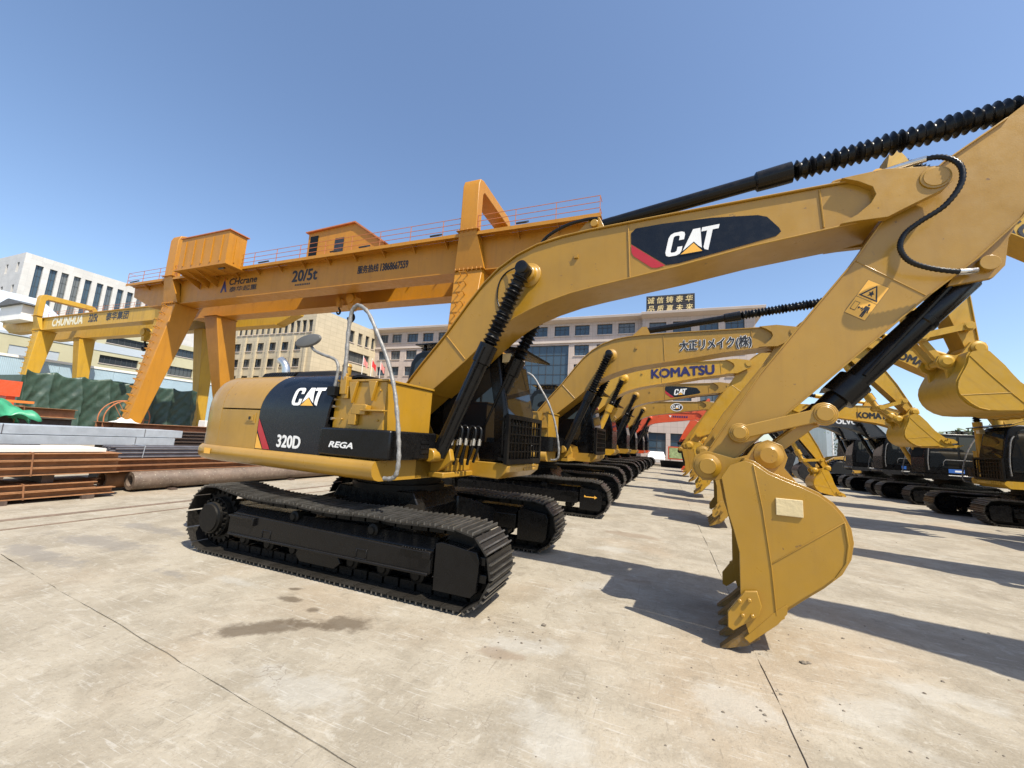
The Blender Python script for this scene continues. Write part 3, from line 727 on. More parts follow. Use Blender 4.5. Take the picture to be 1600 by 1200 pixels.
    for y in (-.44, .44):
        a = (.98, y, 1.42); b = (top[0], y, top[1])
        obj('boom_cylinder', cached('bmc%.1f' % y + kk3 + barrel.name, lambda: rod_between('boom_cylinder', a, b, [(0, .07), (0, .10), (.05, .105), (.06, .098), (.50, .098), (.505, .122), (.60, .122), (.605, .05), (.96, .05), (.961, .088), (1.0, .09)], barrel)), root, SW)
        obj('boom_cylinder_boot', cached('bmb%.1f' % y + kk3, lambda: rod_between('boom_cylinder_boot', a, b, boot(.605, .965, 15, .075, .112), M_RUB, 18, 60)), root, SW)
        if lod <= 1:
            yy = y - .12
            obj('cylinder_pipe', cached('bmp%.1f' % y + kk3 + barrel.name, lambda: rod_between('cylinder_pipe', (1.08, yy, 1.55), (a[0] + (b[0] - a[0]) * .58 + .02, yy, a[2] + (b[2] - a[2]) * .58), [(0, .022), (1, .022)], barrel, 8)), root, SW)
            obj('end_cap', cached('bme%.1f' % y + kk3, lambda: rod_between('end_cap', (top[0], y * .75, top[1]), (top[0], y * 1.24, top[1]), [(0, .05), (.2, .05), (.2, .085), (.95, .085), (1, .06)], M_RUB, 18)), root, SW)
    return boom, stick, bucket

def cat_logo(parent, O, Ux, Vx, wedge=True, outline=None):
    O, Ux, Vx = Vector(O), Vector(Ux), Vector(Vx); nrm = Ux.cross(Vx).normalized()
    C, A1, Tt, W = logo_polys()
    def pl(d): return lambda u, v: O + Ux * (u / 1.66) + Vx * v + nrm * d
    for nm, poly, mm, d in (('letter_c', C, M_WHT, .002), ('letter_a', A1, M_WHT, .002), ('letter_t', Tt, M_WHT, .002), ('logo_wedge_edge', [(.49, -.045), (.92, .455), (1.35, -.045)], M_CHAR, .004), ('logo_wedge', W, M_YEL, .006)):
        obj(nm, flat_mesh(nm, poly, [tuple(range(len(poly)))], mm, pl(d)), parent)

DECAL = [(3.35, 4.03), (3.345, 4.165), (3.40, 4.215), (3.70, 4.215), (4.19, 4.185), (4.62, 4.125), (4.70, 4.09), (4.80, 3.95), (4.815, 3.905), (4.77, 3.865), (4.55, 3.825), (3.86, 3.712), (3.735, 3.71)]
DECAL_RED = [(3.35, 4.02), (3.725, 3.706), (3.64, 3.69), (3.58, 3.70), (3.38, 3.87), (3.355, 3.92)]
def excavator(name, label, loc, rz, swing, m, scale=1.0, mc=None, lod=1, pose=(0, 0, 0), decal='cat', body2=None, cabm=None, barrel=None, group=None, cat='excavator'):
    root = tag(empty(name, loc, rz), label, cat, group); root.scale = (scale,) * 3
    SW = RZ(swing); mc = mc or m; body2 = body2 or m; cabm = cabm or M_BLK
    k = m.name + body2.name; bv = .012 if lod == 0 else 0
    build_tracks(root, lod)
    obj('deck_skirt', cached('skirt' + m.name, lambda: skirt_mesh(m)), root, SW)
    obj('counterweight', cached('cw' + m.name, lambda: counterweight_mesh(m)), root, SW)
    ts_lo = lin(0, 1, 3); ts_up = lin(1.015, 2, 8) + [3.0]; ts_all = lin(0, 1, 3) + lin(1, 2, 9)[1:] + [3.0]
    for s in (-1, 1):
        obj('rear_door', cached('rd%d' % s + m.name, lambda: panel(lambda z: -2.262, lambda z: xb(z) - .006, lin(0, .985, 3), s).mesh('rear_door', m, 30)), root, SW)
        obj('rear_shoulder', cached('rs%d' % s + m.name, lambda: panel(lambda z: -2.262, lambda z: xb(z) - .006, ts_up, s).mesh('rear_shoulder', m, 40)), root, SW)
        obj('side_door', cached('sd%d' % s + body2.name, lambda: panel(xb, xf if s < 0 else (lambda z: -.42), ts_all, s).mesh('side_door', body2, 40)), root, SW)
    def core():
        mb = MB(); mb.prism([(-1.33, 1.353), (-1.33, 1.86), (-.99, 2.34), (.99, 2.34), (1.33, 1.86), (1.33, 1.353)], -2.2, -.12, 'x')
        mb.box(-2.25, .84, -.7, .7, 1.0 + .13, 1.353); return mb.mesh('body_core', M_BLKM, 30)
    obj('body_core', cached('core', core), root, SW)
    obj('engine_cover', cached('ecov', lambda: engine_cover_mesh(M_BLKM)), root, SW)
    obj('exhaust_pipe', cached('muff', muffler_mesh), root, SW)
    obj('boom_bracket', cached('bbr' + m.name, lambda: center_mesh(m)), root, SW, bevel=bv)
    obj('fuel_tank', cached('tank' + m.name, lambda: tank_mesh(m)), root, SW, bevel=.010 if lod == 0 else 0)
    obj('filler_cap', cached('cap' + m.name, lambda: cap_mesh(m)), root, SW)
    tb = obj('tool_box', cached('tbox', toolbox_mesh), root, SW, bevel=.025 if lod == 0 else 0)
    obj('grab_rail', cached('rail', rail_mesh), root, SW)
    obj('mirror_arm', cached('marm', mirror_arm_mesh), root, SW)
    obj('mirror', cached('mirr', mirror_mesh), root, SW @ T(-.56, -1.385, 2.80) @ Matrix.Rotation(radians(-17), 4, 'Y') @ RZ(radians(20)))
    obj('cab_deck', cached('cdk' + m.name, lambda: cabdeck_mesh(m)), root, SW, bevel=.015 if lod == 0 else 0)
    cab = obj('cab', cached('cab' + cabm.name, lambda: cab_mesh(cabm)), root, SW, bevel=.04 if lod == 0 else .03)
    for i, wn in enumerate(SIDEWIN):
        obj('side_window', cached('swr%d' % i, lambda: win_mesh(wn, .312, .3185)), cab)
        obj('side_window', cached('swl%d' % i, lambda: win_mesh(wn, 1.3615, 1.368)), cab)
    obj('windshield', cached('wsh', windshield_mesh), cab)
    obj('roof_rack', cached('vis', visor_mesh), cab); obj('roof_visor', cached('vis2', visor2_mesh), cab); obj('work_lamp', cached('lmp', lamp_mesh), cab)
    if lod <= 1: obj('front_guard', cached('grd', guard_mesh), cab)
    boom, stick, bucket = build_arm(root, SW, mc, mc, *pose, lod=lod, barrel=barrel)
    if decal == 'cat':
        def fl(nm, poly, mm, y): return flat_mesh(nm, poly, [tuple(range(len(poly)))], mm, lambda u, v: (u, y, v))
        d = obj('boom_decal', cached('dec', lambda: fl('boom_decal', DECAL, M_CHAR, -.259)), boom)
        obj('decal_stripe', cached('decr', lambda: fl('decal_stripe', DECAL_RED, M_RED, -.2605)), boom)
        cat_logo(boom, (3.715, -.2615, 3.80), (.50, 0, .02), (.055, 0, .275))
    return root, boom, stick, bucket, cab, tb, SW
# ------------------------------------------------------------------ ground
def concrete(name, warm=True):
    m, n, l, b = nodes_of(name)
    g = N(n, 'ShaderNodeNewGeometry')
    def noise(scale, detail=5.0, rough=.6, stretch=None, dist=0.0):
        src = g.outputs['Position']
        if stretch:
            mp = N(n, 'ShaderNodeMapping'); mp.inputs['Scale'].default_value = stretch[0]; mp.inputs['Rotation'].default_value = (0, 0, stretch[1])
            l.new(src, mp.inputs[0]); src = mp.outputs[0]
        t = N(n, 'ShaderNodeTexNoise', i_Scale=scale, i_Detail=detail, i_Roughness=rough, i_Distortion=dist)
        t.inputs['Detail'].default_value = min(detail, 5.0); l.new(src, t.inputs['Vector']); return t.outputs[0]
    def ramp(src, a, b_, lo=0.0, hi=1.0):
        r = N(n, 'ShaderNodeMapRange'); r.interpolation_type = 'SMOOTHSTEP'
        r.inputs['From Min'].default_value = a; r.inputs['From Max'].default_value = b_; r.inputs['To Min'].default_value = lo; r.inputs['To Max'].default_value = hi
        l.new(src, r.inputs[0]); return r.outputs[0]
    def mixc(f, a, c, blend='MIX'):
        x = N(n, 'ShaderNodeMix', data_type='RGBA', blend_type=blend)
        if isinstance(f, float): x.inputs[0].default_value = f
        else: l.new(f, x.inputs[0])
        for i, q in ((6, a), (7, c)):
            if isinstance(q, tuple): x.inputs[i].default_value = (*q, 1)
            else: l.new(q, x.inputs[i])
        return x.outputs[2]
    n_big = noise(.32, 5, .55); n_mid = noise(1.6, 9, .66, dist=.4); n_fine = noise(14, 10, .72); n_str = noise(2.2, 9, .7, ((1.0, 4.5, 1), radians(28)), .6); n_str2 = noise(3.5, 8, .7, ((4.0, 1.0, 1), radians(12)))
    c = mixc(ramp(n_mid, .34, .66), (.262, .230, .176), (.352, .314, .248))
    c = mixc(ramp(n_big, .50, .68, 0, .45), c, (.345, .265, .180))
    c = mixc(ramp(n_str, .56, .72, 0, .6), c, (.45, .425, .37))
    c = mixc(ramp(n_str2, .60, .74, 0, .5), c, (.20, .170, .130))
    c = mixc(ramp(noise(.55, 7, .7, dist=.8), .58, .74, 0, .5), c, (.41, .395, .355))
    c = mixc(ramp(noise(.8, 8, .7, dist=.6), .64, .72, 0, .55), c, (.20, .170, .128))
    c = mixc(ramp(n_fine, .62, .76, 0, .6), c, (.15, .128, .098))
    c = mixc(ramp(n_fine, .25, .40, .6, 0), c, (.44, .42, .37))
    n_grit = noise(55, 6, .75); c = mixc(ramp(n_grit, .55, .72, 0, .7), c, (.13, .11, .082)); c = mixc(ramp(n_grit, .28, .42, .65, 0), c, (.46, .43, .37))
    n_med = noise(6.5, 12, .78, dist=.5); c = mixc(ramp(n_med, .54, .66, 0, .5), c, (.21, .182, .138)); c = mixc(ramp(n_med, .34, .44, .5, 0), c, (.42, .395, .34))
    n_scar = noise(5.0, 7, .72, ((.5, 9.0, 1), radians(20)), .3); c = mixc(ramp(n_scar, .58, .66, 0, .55), c, (.45, .43, .385))
    n_scar2 = noise(4.0, 7, .72, ((9.0, .6, 1), radians(-8)), .3); c = mixc(ramp(n_scar2, .60, .68, 0, .45), c, (.17, .145, .11))
    # oil and water stains with their own outline
    dn = noise(2.6, 6, .65); dn2 = noise(9.0, 6, .7)
    def stain(c, x, y, rx, ry, col, amt, rot=0.0):
        mp = N(n, 'ShaderNodeMapping'); mp.vector_type = 'TEXTURE'; mp.inputs['Location'].default_value = (x, y, 0); mp.inputs['Scale'].default_value = (rx, ry, 100); mp.inputs['Rotation'].default_value = (0, 0, rot)
        l.new(g.outputs['Position'], mp.inputs[0])
        ln = N(n, 'ShaderNodeVectorMath', operation='LENGTH'); l.new(mp.outputs[0], ln.inputs[0])
        ad = N(n, 'ShaderNodeMath', operation='MULTIPLY_ADD'); l.new(dn, ad.inputs[0]); ad.inputs[1].default_value = 2.4; l.new(ln.outputs['Value'], ad.inputs[2])
        ad2 = N(n, 'ShaderNodeMath', operation='MULTIPLY_ADD'); l.new(dn2, ad2.inputs[0]); ad2.inputs[1].default_value = .9; l.new(ad.outputs[0], ad2.inputs[2])
        return mixc(ramp(ad2.outputs[0], 1.95, 2.55, amt, 0), c, col)
    for q in ((.56, -2.50, .52, .17, .75), (.64, -2.03, .15, .08, .2), (.30, -1.95, .18, .07, .1), (1.08, -2.10, .40, .20, .3), (.85, -2.25, .30, .10, .2), (.1, -1.75, .10, .05, .3)):
        c = stain(c, q[0], q[1], q[2], q[3], (.105, .080, .054), .82, q[4])
    for q in ((-3.3, -1.85, 1.3, .30, .1), (-3.2, -2.45, 1.5, .22, 0), (-1.3, -2.1, .35, .13, 0), (-3.6, -1.1, 1.2, .2, 0)):
        c = stain(c, q[0], q[1], q[2], q[3], (.20, .185, .165), .65, q[4])
    for q in ((4.2, -1.75, .45, .3, 0), (5.0, -1.4, .5, .25, .4), (2.6, -1.7, .5, .2, .3), (1.6, -2.9, .6, .25, 0), (-.6, -1.9, .5, .12, 0), (3.1, -2.6, .5, .35, 0), (2.9, 1.9, .6, .25, .2), (5.6, -.9, .5, .2, 0)):
        c = stain(c, q[0], q[1], q[2], q[3], (.42, .41, .375), .40, q[4])
    for q in ((3.4, .5, .35, .12, .2), (6.3, -.55, .14, .06, 0), (3.2, 3.2, .8, .3, 0), (5.4, 2.5, .6, .2, .4), (2.5, -1.9, .3, .1, 0)):
        c = stain(c, q[0], q[1], q[2], q[3], (.22, .165, .115), .6, q[4])
    # hairline crazing
    vo = N(n, 'ShaderNodeTexVoronoi', feature='DISTANCE_TO_EDGE', i_Scale=2.3)
    pv = N(n, 'ShaderNodeVectorMath', operation='ADD'); l.new(g.outputs['Position'], pv.inputs[0])
    nv = N(n, 'ShaderNodeTexNoise', i_Scale=3.0, i_Detail=4.0); l.new(g.outputs['Position'], nv.inputs['Vector']); l.new(nv.outputs[1], pv.inputs[1]); l.new(pv.outputs[0], vo.inputs['Vector'])
    cr = ramp(vo.outputs[0], .004, .014, 1, 0); msk = ramp(noise(.9, 3), .60, .66)
    mm = N(n, 'ShaderNodeMath', operation='MULTIPLY'); l.new(cr, mm.inputs[0]); l.new(msk, mm.inputs[1])
    mm2 = N(n, 'ShaderNodeMath', operation='MULTIPLY'); l.new(mm.outputs[0], mm2.inputs[0]); mm2.inputs[1].default_value = .55
    c = mixc(mm2.outputs[0], c, (.16, .13, .10))
    l.new(c, b.inputs['Base Color'])
    l.new(ramp(n_fine, .3, .7, .72, .95), b.inputs['Roughness']); b.inputs['Specular IOR Level'].default_value = .3
    bp = N(n, 'ShaderNodeBump', i_Strength=.6, i_Distance=.015); l.new(n_fine, bp.inputs['Height'])
    bp2 = N(n, 'ShaderNodeBump', i_Strength=.25, i_Distance=.03); l.new(n_mid, bp2.inputs['Height']); l.new(bp.outputs[0], bp2.inputs['Normal']); l.new(bp2.outputs[0], b.inputs['Normal'])
    return m
M_CON = concrete('worn_concrete')
M_DIRT = mat('joint_dirt', (.12, .10, .08), .95, var=.3, scale=3)
mb = MB(); mb.add([(-900, -300, -.010), (900, -300, -.010), (900, 1200, -.010), (-900, 1200, -.010)], [(0, 1, 2, 3)])
ground = tag(obj('ground', mb.mesh('ground', M_CON, 0)), 'wide pale concrete yard floor', None, None, 'structure')
def slab(x0, x1, y0, y1, sl0=0.0, sl1=0.0):
    def edge(a, b):
        L = (b - a).length; k = max(2, min(120, int(L / .12))); d = (b - a) / L; nn = Vector((-d.y, d.x)); out = []; j = 0.0
        for i in range(k):
            j = j * .75 + rnd(-.005, .005) + (rnd(-.012, .004) if random.random() < .08 else 0)
            out.append(a + d * (L * i / k) + nn * (max(-.03, min(.01, j)) - .0 if 0 < i else 0))
        return out
    gp = .0045
    c = [Vector((x0 + gp, y0 + sl0 * x0 + gp)), Vector((x1 - gp, y0 + sl0 * x1 + gp)), Vector((x1 - gp, y1 + sl1 * x1 - gp)), Vector((x0 + gp, y1 + sl1 * x0 - gp))]
    ring = [(p.x, p.y) for i in range(4) for p in edge(c[i], c[(i + 1) % 4])]
    mb = MB(); mb.prism(ring, -.03, 0, 'z'); return mb.mesh('concrete_slab', M_CON, 0)
XJ = [-14.2, -6.3, -4.35, 4.42, 13.7, 23.0, 32.3]; YJ = [(-12.0, 0), (-3.0, -.1), (9.05, 0), (21.0, 0), (33.0, 0), (43.2, 0)]
for i in range(len(XJ) - 1):
    if i == 1: continue
    for j in range(len(YJ) - 1):
        obj('concrete_slab', slab(XJ[i], XJ[i + 1], YJ[j][0], YJ[j + 1][0], YJ[j][1], YJ[j + 1][1]), ground)
# crane track bed: strip with two rusty rails
M_RUST = mat('rusty_steel', (.24, .105, .045), .75, var=.35, scale=5, dust=.5, dustcol=(.28, .15, .08), bump=.3, bscale=30)
M_RUST2 = mat('rusty_steel_brown', (.31, .145, .062), .7, var=.3, scale=4, dust=.45, dustcol=(.42, .24, .12), bump=.25, bscale=30)
M_RUSTD = mat('dark_scaled_steel', (.085, .06, .048), .6, metal=.15, var=.35, scale=6, dust=.4, dustcol=(.20, .12, .08), bump=.25)
def yrail(x, label):
    w_ = .055 if x < -5.2 else .018
    mb = MB(); mb.prism([(x - w_, -.01), (x - w_, .008), (x - w_ + .008, .014), (x + w_ - .008, .014), (x + w_, .008), (x + w_, -.01)], -12, 43)
    return tag(obj('crane_rail', mb.mesh('crane_rail', M_RAILG, 30)), label, 'rail')
for j in range(len(YJ) - 1):
    obj('concrete_slab', slab(-6.3, -4.35, YJ[j][0], YJ[j + 1][0], YJ[j][1], YJ[j + 1][1]), ground)
M_RAILG = mat('old_rail_steel', (.15, .105, .075), .7, var=.3, scale=3, dust=.6, dustcol=(.26, .22, .17))
yrail(-5.66, 'rusty crane rail in the concrete, the one nearer the steel stacks')
yrail(-4.93, 'rusty crane rail in the concrete, the one nearer the black crawler tracks')

# loose stones on the slab
mb = MB(); M_STONE = mat('stone_crumbs', (.16, .135, .105), .9, var=.4, scale=20)
def stone(x, y, r):
    pts = []
    for z in (0, .55, 1):
        for k in range(6): a = 2 * pi * k / 6 + rnd(-.3, .3); q = r * (1, .95, .35)[(0, .55, 1).index(z)] * rnd(.6, 1.15); pts.append((x + q * cos(a), y + q * sin(a) * .8, z * r * .7))
    mb.loft([pts[0:6], pts[6:12], pts[12:18]])
for i in range(300):
    if i < 110: x, y = rnd(2.3, 7.5), rnd(-2.8, 1.0)
    elif i < 150: x, y = random.gauss(4.6, .5), random.gauss(-1.6, .35)
    elif i < 190: x, y = random.gauss(2.45, .3), random.gauss(-1.5, .3)
    else: x, y = rnd(-4, 12), rnd(-3.6, 14)
    stone(x, y, abs(random.gauss(.003, .0045)) + .003)
stone(4.76, -.88, .03); stone(4.80, -.86, .022); stone(2.66, -1.28, .028)
tag(obj('loose_stones', mb.mesh('loose_stones', M_STONE, 0)), 'small dark stone crumbs scattered over the concrete', 'stones', None, 'stuff')

# ------------------------------------------------------------------ the big excavator in front
SWING = radians(-5)
ROWG = 'excavators parked in a row'
X1, boom, stick, bucket, cab, tb, SW = excavator('excavator', 'large mustard yellow excavator with black side door, nearest to the camera', (0, 0, 0), 0, SWING, M_CAT, lod=0, body2=M_CAT, group=ROWG)
# black side door (right) with stripe, logo and model number
for o in list(X1.children):
    if o.name.startswith('side_door') or o.name.startswith('engine_cover'):
        pass
def rightdoor():
    return panel(xb, xf, lin(0, 1, 3) + lin(1, 2, 9)[1:] + [3.0], -1).mesh('side_door', M_CHAR, 40)
def paint_black_door(root):
    for o in root.children:
        if o.name.startswith('side_door') and sum(v.co.y for v in o.data.vertices) < 0:
            o.data = cached('blackdoor', rightdoor); o['label'] = 'black side door with white logo'
            return o
def hood_decals(root, model):
    door = paint_black_door(root)
    def surf(d): return lambda u, v: (u, side_y(v) - d * 1.0, v + (d * .8 if v > 2.0 else d * .2))
    def fl(nm, poly, mm, d, sl=6): return flat_mesh(nm, poly, [tuple(range(len(poly)))], mm, surf(d), sl)
    obj('door_stripe', cached('dstripe', lambda: fl('door_stripe', [(-1.355, 1.76), (-1.045, 1.358), (-1.19, 1.358), (-1.355, 1.60)], M_RED, .004)), door)
    obj('door_stripe_tip', cached('dstripe2', lambda: fl('door_stripe_tip', [(-1.357, 1.56), (-1.205, 1.358), (-1.357, 1.358)], M_YEL, .004)), door)
    C, A1, Tt, W = logo_polys()
    def mp(poly, ox=-.735, w_=.56, z0=1.945, h_=.235): return [(ox + u / 1.66 * w_, z0 + v * h_) for u, v in poly]
    for nm, poly, mm, d in (('letter_c', C, M_WHT, .006), ('letter_a', A1, M_WHT, .006), ('letter_t', Tt, M_WHT, .006), ('logo_wedge_edge', [(.49, -.045), (.92, .455), (1.35, -.045)], M_CHAR, .008), ('logo_wedge', W, M_YEL, .010)):
        obj(nm, cached('hood' + nm, lambda: fl(nm, mp(poly), mm, d, 8)), door)
    lettering(model, M_WHT, (-.905, -1.384, 1.405), (.45, 0, 0), (0, 0, .15), door, .05)
hood_decals(X1, '320D')
lettering('REGA', M_WHT, (.09, -1.404, 1.462), (.39, 0, 0), (.0, 0, .066), tb, .06, .25)
obj('vent_slot', slots_mesh(), tb)
# door latch
mb = MB(); mb.box(-1.66, -1.44, -1.388, -1.381, 1.69, 1.83); mb.box(-1.62, -1.48, -1.396, -1.3885, 1.72, 1.80)
obj('door_latch', mb.mesh('door_latch', M_CAT, 0), X1, SW, bevel=.003)
mb = MB(); mb.box(-1.57, -1.53, -1.402, -1.3965, 1.74, 1.78); obj('latch_hole', mb.mesh('latch_hole', M_RUB, 0), X1, SW)
mb = MB(); mb.add([(-2.44, -1.445, 1.22), (-2.28, -1.445, 1.22), (-2.28, -1.445, 1.30), (-2.44, -1.445, 1.30)], [(0, 1, 2, 3)])
obj('warning_sticker', mb.mesh('warning_sticker', M_YEL, 0), X1, SW)
# hinge bolts and clamp where the rails join
mb = MB()
for z in (1.80, 1.95, 2.04):
    mb2 = MB(); mb2.cyl((-.005, -1.345, z), (-.005, -1.298, z), .018, 10); obj('bolt', mb2.mesh('bolt', M_CHR, 40), X1, SW)
mb.box(-.06, .07, -1.40, -1.31, 2.08, 2.19)
obj('rail_clamp', mb.mesh('rail_clamp', M_BLKM, 30), X1, SW)
mb = MB(); mb.box(.10, .20, -1.36, -1.28, 2.10, 2.32); mb.cyl((.14, -1.32, 2.20), (.14, -1.32, 2.36), .034, 12)
obj('rail_socket', mb.mesh('rail_socket', M_CAT, 30), X1, SW, bevel=.006)
# hydraulic hoses at the boom foot
for i, (y, x0) in enumerate(((-.30, 1.10), (-.22, 1.14), (-.12, 1.20), (-.04, 1.24))):
    mb = MB(); P = smooth_path([(x0 - .06, y, 1.30), (x0 - .02, y - .02, 1.52), (x0 + .02, y - .02, 1.74), (x0 + .07, y, 1.82), (x0 + .13, y, 1.76), (x0 + .10, y, 1.56), (x0 + .02, y + .02, 1.34)], 5)
    mb.tube(P, .021, 8); obj('hydraulic_hose', mb.mesh('hydraulic_hose', M_RUB, 60), X1, SW)
    for q in (((x0 + .115, y, 1.66), (x0 + .105, y, 1.57)), ((x0 - .01, y - .02, 1.56), (x0 + .0, y - .02, 1.64))):
        mb = MB(); mb.cyl(*q, .027, 8); obj('hose_fitting', mb.mesh('hose_fitting', M_CHR, 50), X1, SW)
# hose loop over the stick joint, pipes along the boom
P = smooth_path([(5.55, -.20, 4.36), (5.80, -.26, 4.375), (5.97, -.33, 4.345), (6.075, -.37, 4.22), (6.07, -.385, 4.04), (5.96, -.38, 3.86), (5.80, -.36, 3.75), (5.70, -.35, 3.66), (5.665, -.345, 3.54), (5.72, -.33, 3.42), (5.86, -.30, 3.345), (6.06, -.26, 3.30), (6.18, -.20, 3.32)], 12)
mb = MB(); mb.tube(P, .021, 10, True, [.024 if i % 2 else .019 for i in range(len(P))]); obj('hydraulic_hose', mb.mesh('hydraulic_hose', M_RUB, 80), X1, SW)
for q in (P[2:20], P[-14:]):
    mb = MB(); mb.tube(q, .027, 10); obj('hose_fitting', mb.mesh('hose_fitting', M_CHR, 60), X1, SW)
for y in (-.17, .17):
    mb = MB(); mb.tube(smooth_path([(1.75, y, 4.09), (2.2, y, 4.29), (2.7, y, 4.345), (3.8, y, 4.345), (5.1, y, 4.345), (5.3, y, 4.39), (5.55, y * 1.1, 4.39)], 6), .017, 8); obj('hydraulic_pipe', mb.mesh('hydraulic_pipe', M_CAT, 60), boom)
mb = MB(); mb.tube(smooth_path([(2.10, -.12, 4.27), (2.25, -.14, 4.40), (2.5, -.14, 4.50), (2.75, -.12, 4.54), (2.9, -.1, 4.54)], 6), .022, 8); obj('hydraulic_hose', mb.mesh('hydraulic_hose', M_RUB, 60), boom)
mb = MB(); mb.tube(smooth_path([(2.0, -.40, 3.86), (1.9, -.33, 3.92), (1.72, -.27, 3.90), (1.62, -.262, 3.78), (1.60, -.262, 3.55), (1.68, -.27, 3.36)], 6), .010, 8); obj('grease_line', mb.mesh('grease_line', M_RUB, 60), boom)
mb = MB(); mb.box(5.50, 5.76, -.10, .10, 4.335, 4.42); mb.cyl((5.62, -.16, 4.40), (5.62, .16, 4.40), .05, 12); obj('hose_bracket', mb.mesh('hose_bracket', M_YEL, 30), boom)
# warning decal on the stick: triangle above, keep-clear pictogram below
a = Vector((5.48, 3.335)); b_ = Vector((5.625, 3.235)); d_ = Vector((5.29, 3.04))
ux = b_ - a; vx = d_ - a
def onst(y): return lambda u, v: ((a + ux * u + vx * v).x, y, (a + ux * u + vx * v).y)
def stp(nm, poly, mm, y): obj(nm, flat_mesh(nm, poly, [tuple(range(len(poly)))], mm, onst(y)), stick)
stp('sticker_rim', [(0, 0), (1, 0), (1, 1), (0, 1)], M_DKB, -.1925); stp('warning_sticker', [(.015, .008), (.985, .008), (.985, .992), (.015, .992)], M_YEL, -.194)
stp('sticker_line', [(.02, .495), (.98, .495), (.98, .505), (.02, .505)], M_DKB, -.1955)
stp('triangle_rim', [(.5, .06), (.94, .45), (.06, .45)], M_DKB, -.1955); stp('triangle', [(.5, .12), (.82, .42), (.18, .42)], M_YEL, -.197); stp('burst', [(.48, .22), (.54, .27), (.62, .30), (.56, .34), (.60, .39), (.5, .36), (.40, .40), (.44, .33), (.37, .29), (.46, .28)], M_DKB, -.1985)
stp('pictogram_box', [(.10, .62), (.34, .62), (.34, .86), (.10, .86)], M_DKB, -.1955); stp('pictogram_inner', [(.12, .635), (.32, .635), (.32, .845), (.12, .845)], M_YEL, -.197)
stp('arrow', [(.36, .74), (.43, .69), (.43, .73), (.53, .73), (.53, .69), (.60, .74), (.53, .79), (.53, .75), (.43, .75), (.43, .79)], M_DKB, -.1955)
stp('figure_head', [(.73 + .05 * cos(t * pi / 4), .59 + .028 * sin(t * pi / 4)) for t in range(8)], M_DKB, -.1955)
stp('figure', [(.63, .64), (.83, .64), (.88, .80), (.84, .81), (.80, .72), (.80, .95), (.74, .95), (.73, .80), (.72, .95), (.66, .95), (.66, .72), (.62, .81), (.58, .80)], M_DKB, -.1955)
# ------------------------------------------------------------------ the row behind it
X2, boom, stick, bucket, cab, tb, SW = excavator('excavator', 'mustard excavator second in the row with black Japanese lettering on its boom', (.15, 6.0, 0), radians(.6), radians(-3.5), M_CAT2, scale=1.07, lod=1, pose=(radians(.5), 0, 0), decal=None, group=ROWG)
lettering('大正リメイク(株)', M_WHT, (3.68, -.262, 3.815), (1.46, 0, .045), (0, 0, .29), boom, .055)
lettering('大正リメイク(株)', M_DKB, (3.68, -.268, 3.815), (1.46, 0, .045), (0, 0, .29), boom, .022)
lettering('REGA', M_WHT, (.09, -1.404, 1.462), (.39, 0, 0), (.0, 0, .066), tb, .06, .25)
o = paint_black_door(X2)
# arrow on the track nose
mb = MB(); mb.add([(1.66, -1.462, .43), (1.88, -1.462, .43), (1.88, -1.462, .405), (1.94, -1.462, .44), (1.88, -1.462, .475), (1.88, -1.462, .45), (1.70, -1.462, .45), (1.66, -1.462, .475)], [tuple(range(8))])
obj('direction_arrow', mb.mesh('direction_arrow', M_YEL, 0), X2)
X3, boom, stick, bucket, cab, tb, SW = excavator('excavator', 'bright yellow excavator third in the row with navy lettering on its boom', (-.2, 12.1, 0), radians(-1.0), radians(-2), M_KOM, scale=1.16, lod=2, pose=(radians(1.5), 0, 0), decal=None, barrel=M_KOM, group=ROWG)
lettering('KOMATSU', M_NVY, (3.0, -.262, 3.80), (1.95, 0, .08), (0, 0, .30), boom, .06)
X4, boom, stick, bucket, cab, tb, SW = excavator('excavator', 'mustard excavator fourth in the row with a black decal on its boom', (-.15, 18.2, 0), radians(1.0), radians(-4), M_CAT2, scale=1.18, lod=2, pose=(radians(1.5), 0, 0), group=ROWG)
paint_black_door(X4)
X5, boom, stick, bucket, cab, tb, SW = excavator('excavator', 'mustard excavator fifth in the row with a small oval badge on its boom', (.0, 24.4, 0), radians(-.8), radians(-2), M_CAT2, scale=1.14, lod=2, pose=(radians(.5), 0, 0), decal=None, group=ROWG)
def ell(cx, cz, rx, rz_, y): return flat_mesh('oval_badge', [(cx + rx * cos(2 * pi * i / 28), cz + rz_ * sin(2 * pi * i / 28)) for i in range(28)], [tuple(range(28))], M_WHT, lambda u, v: (u, y, v))
obj('oval_badge', ell(3.95, 3.98, .34, .24, -.262), boom)
e2 = flat_mesh('oval_badge', [(3.95 + .30 * cos(2 * pi * i / 28), 3.98 + .20 * sin(2 * pi * i / 28)) for i in range(28)], [tuple(range(28))], M_DKB, lambda u, v: (u, -.264, v)); obj('badge_field', e2, boom)
cat_logo(boom, (3.71, -.2655, 3.88), (.46, 0, .0), (0, 0, .21))
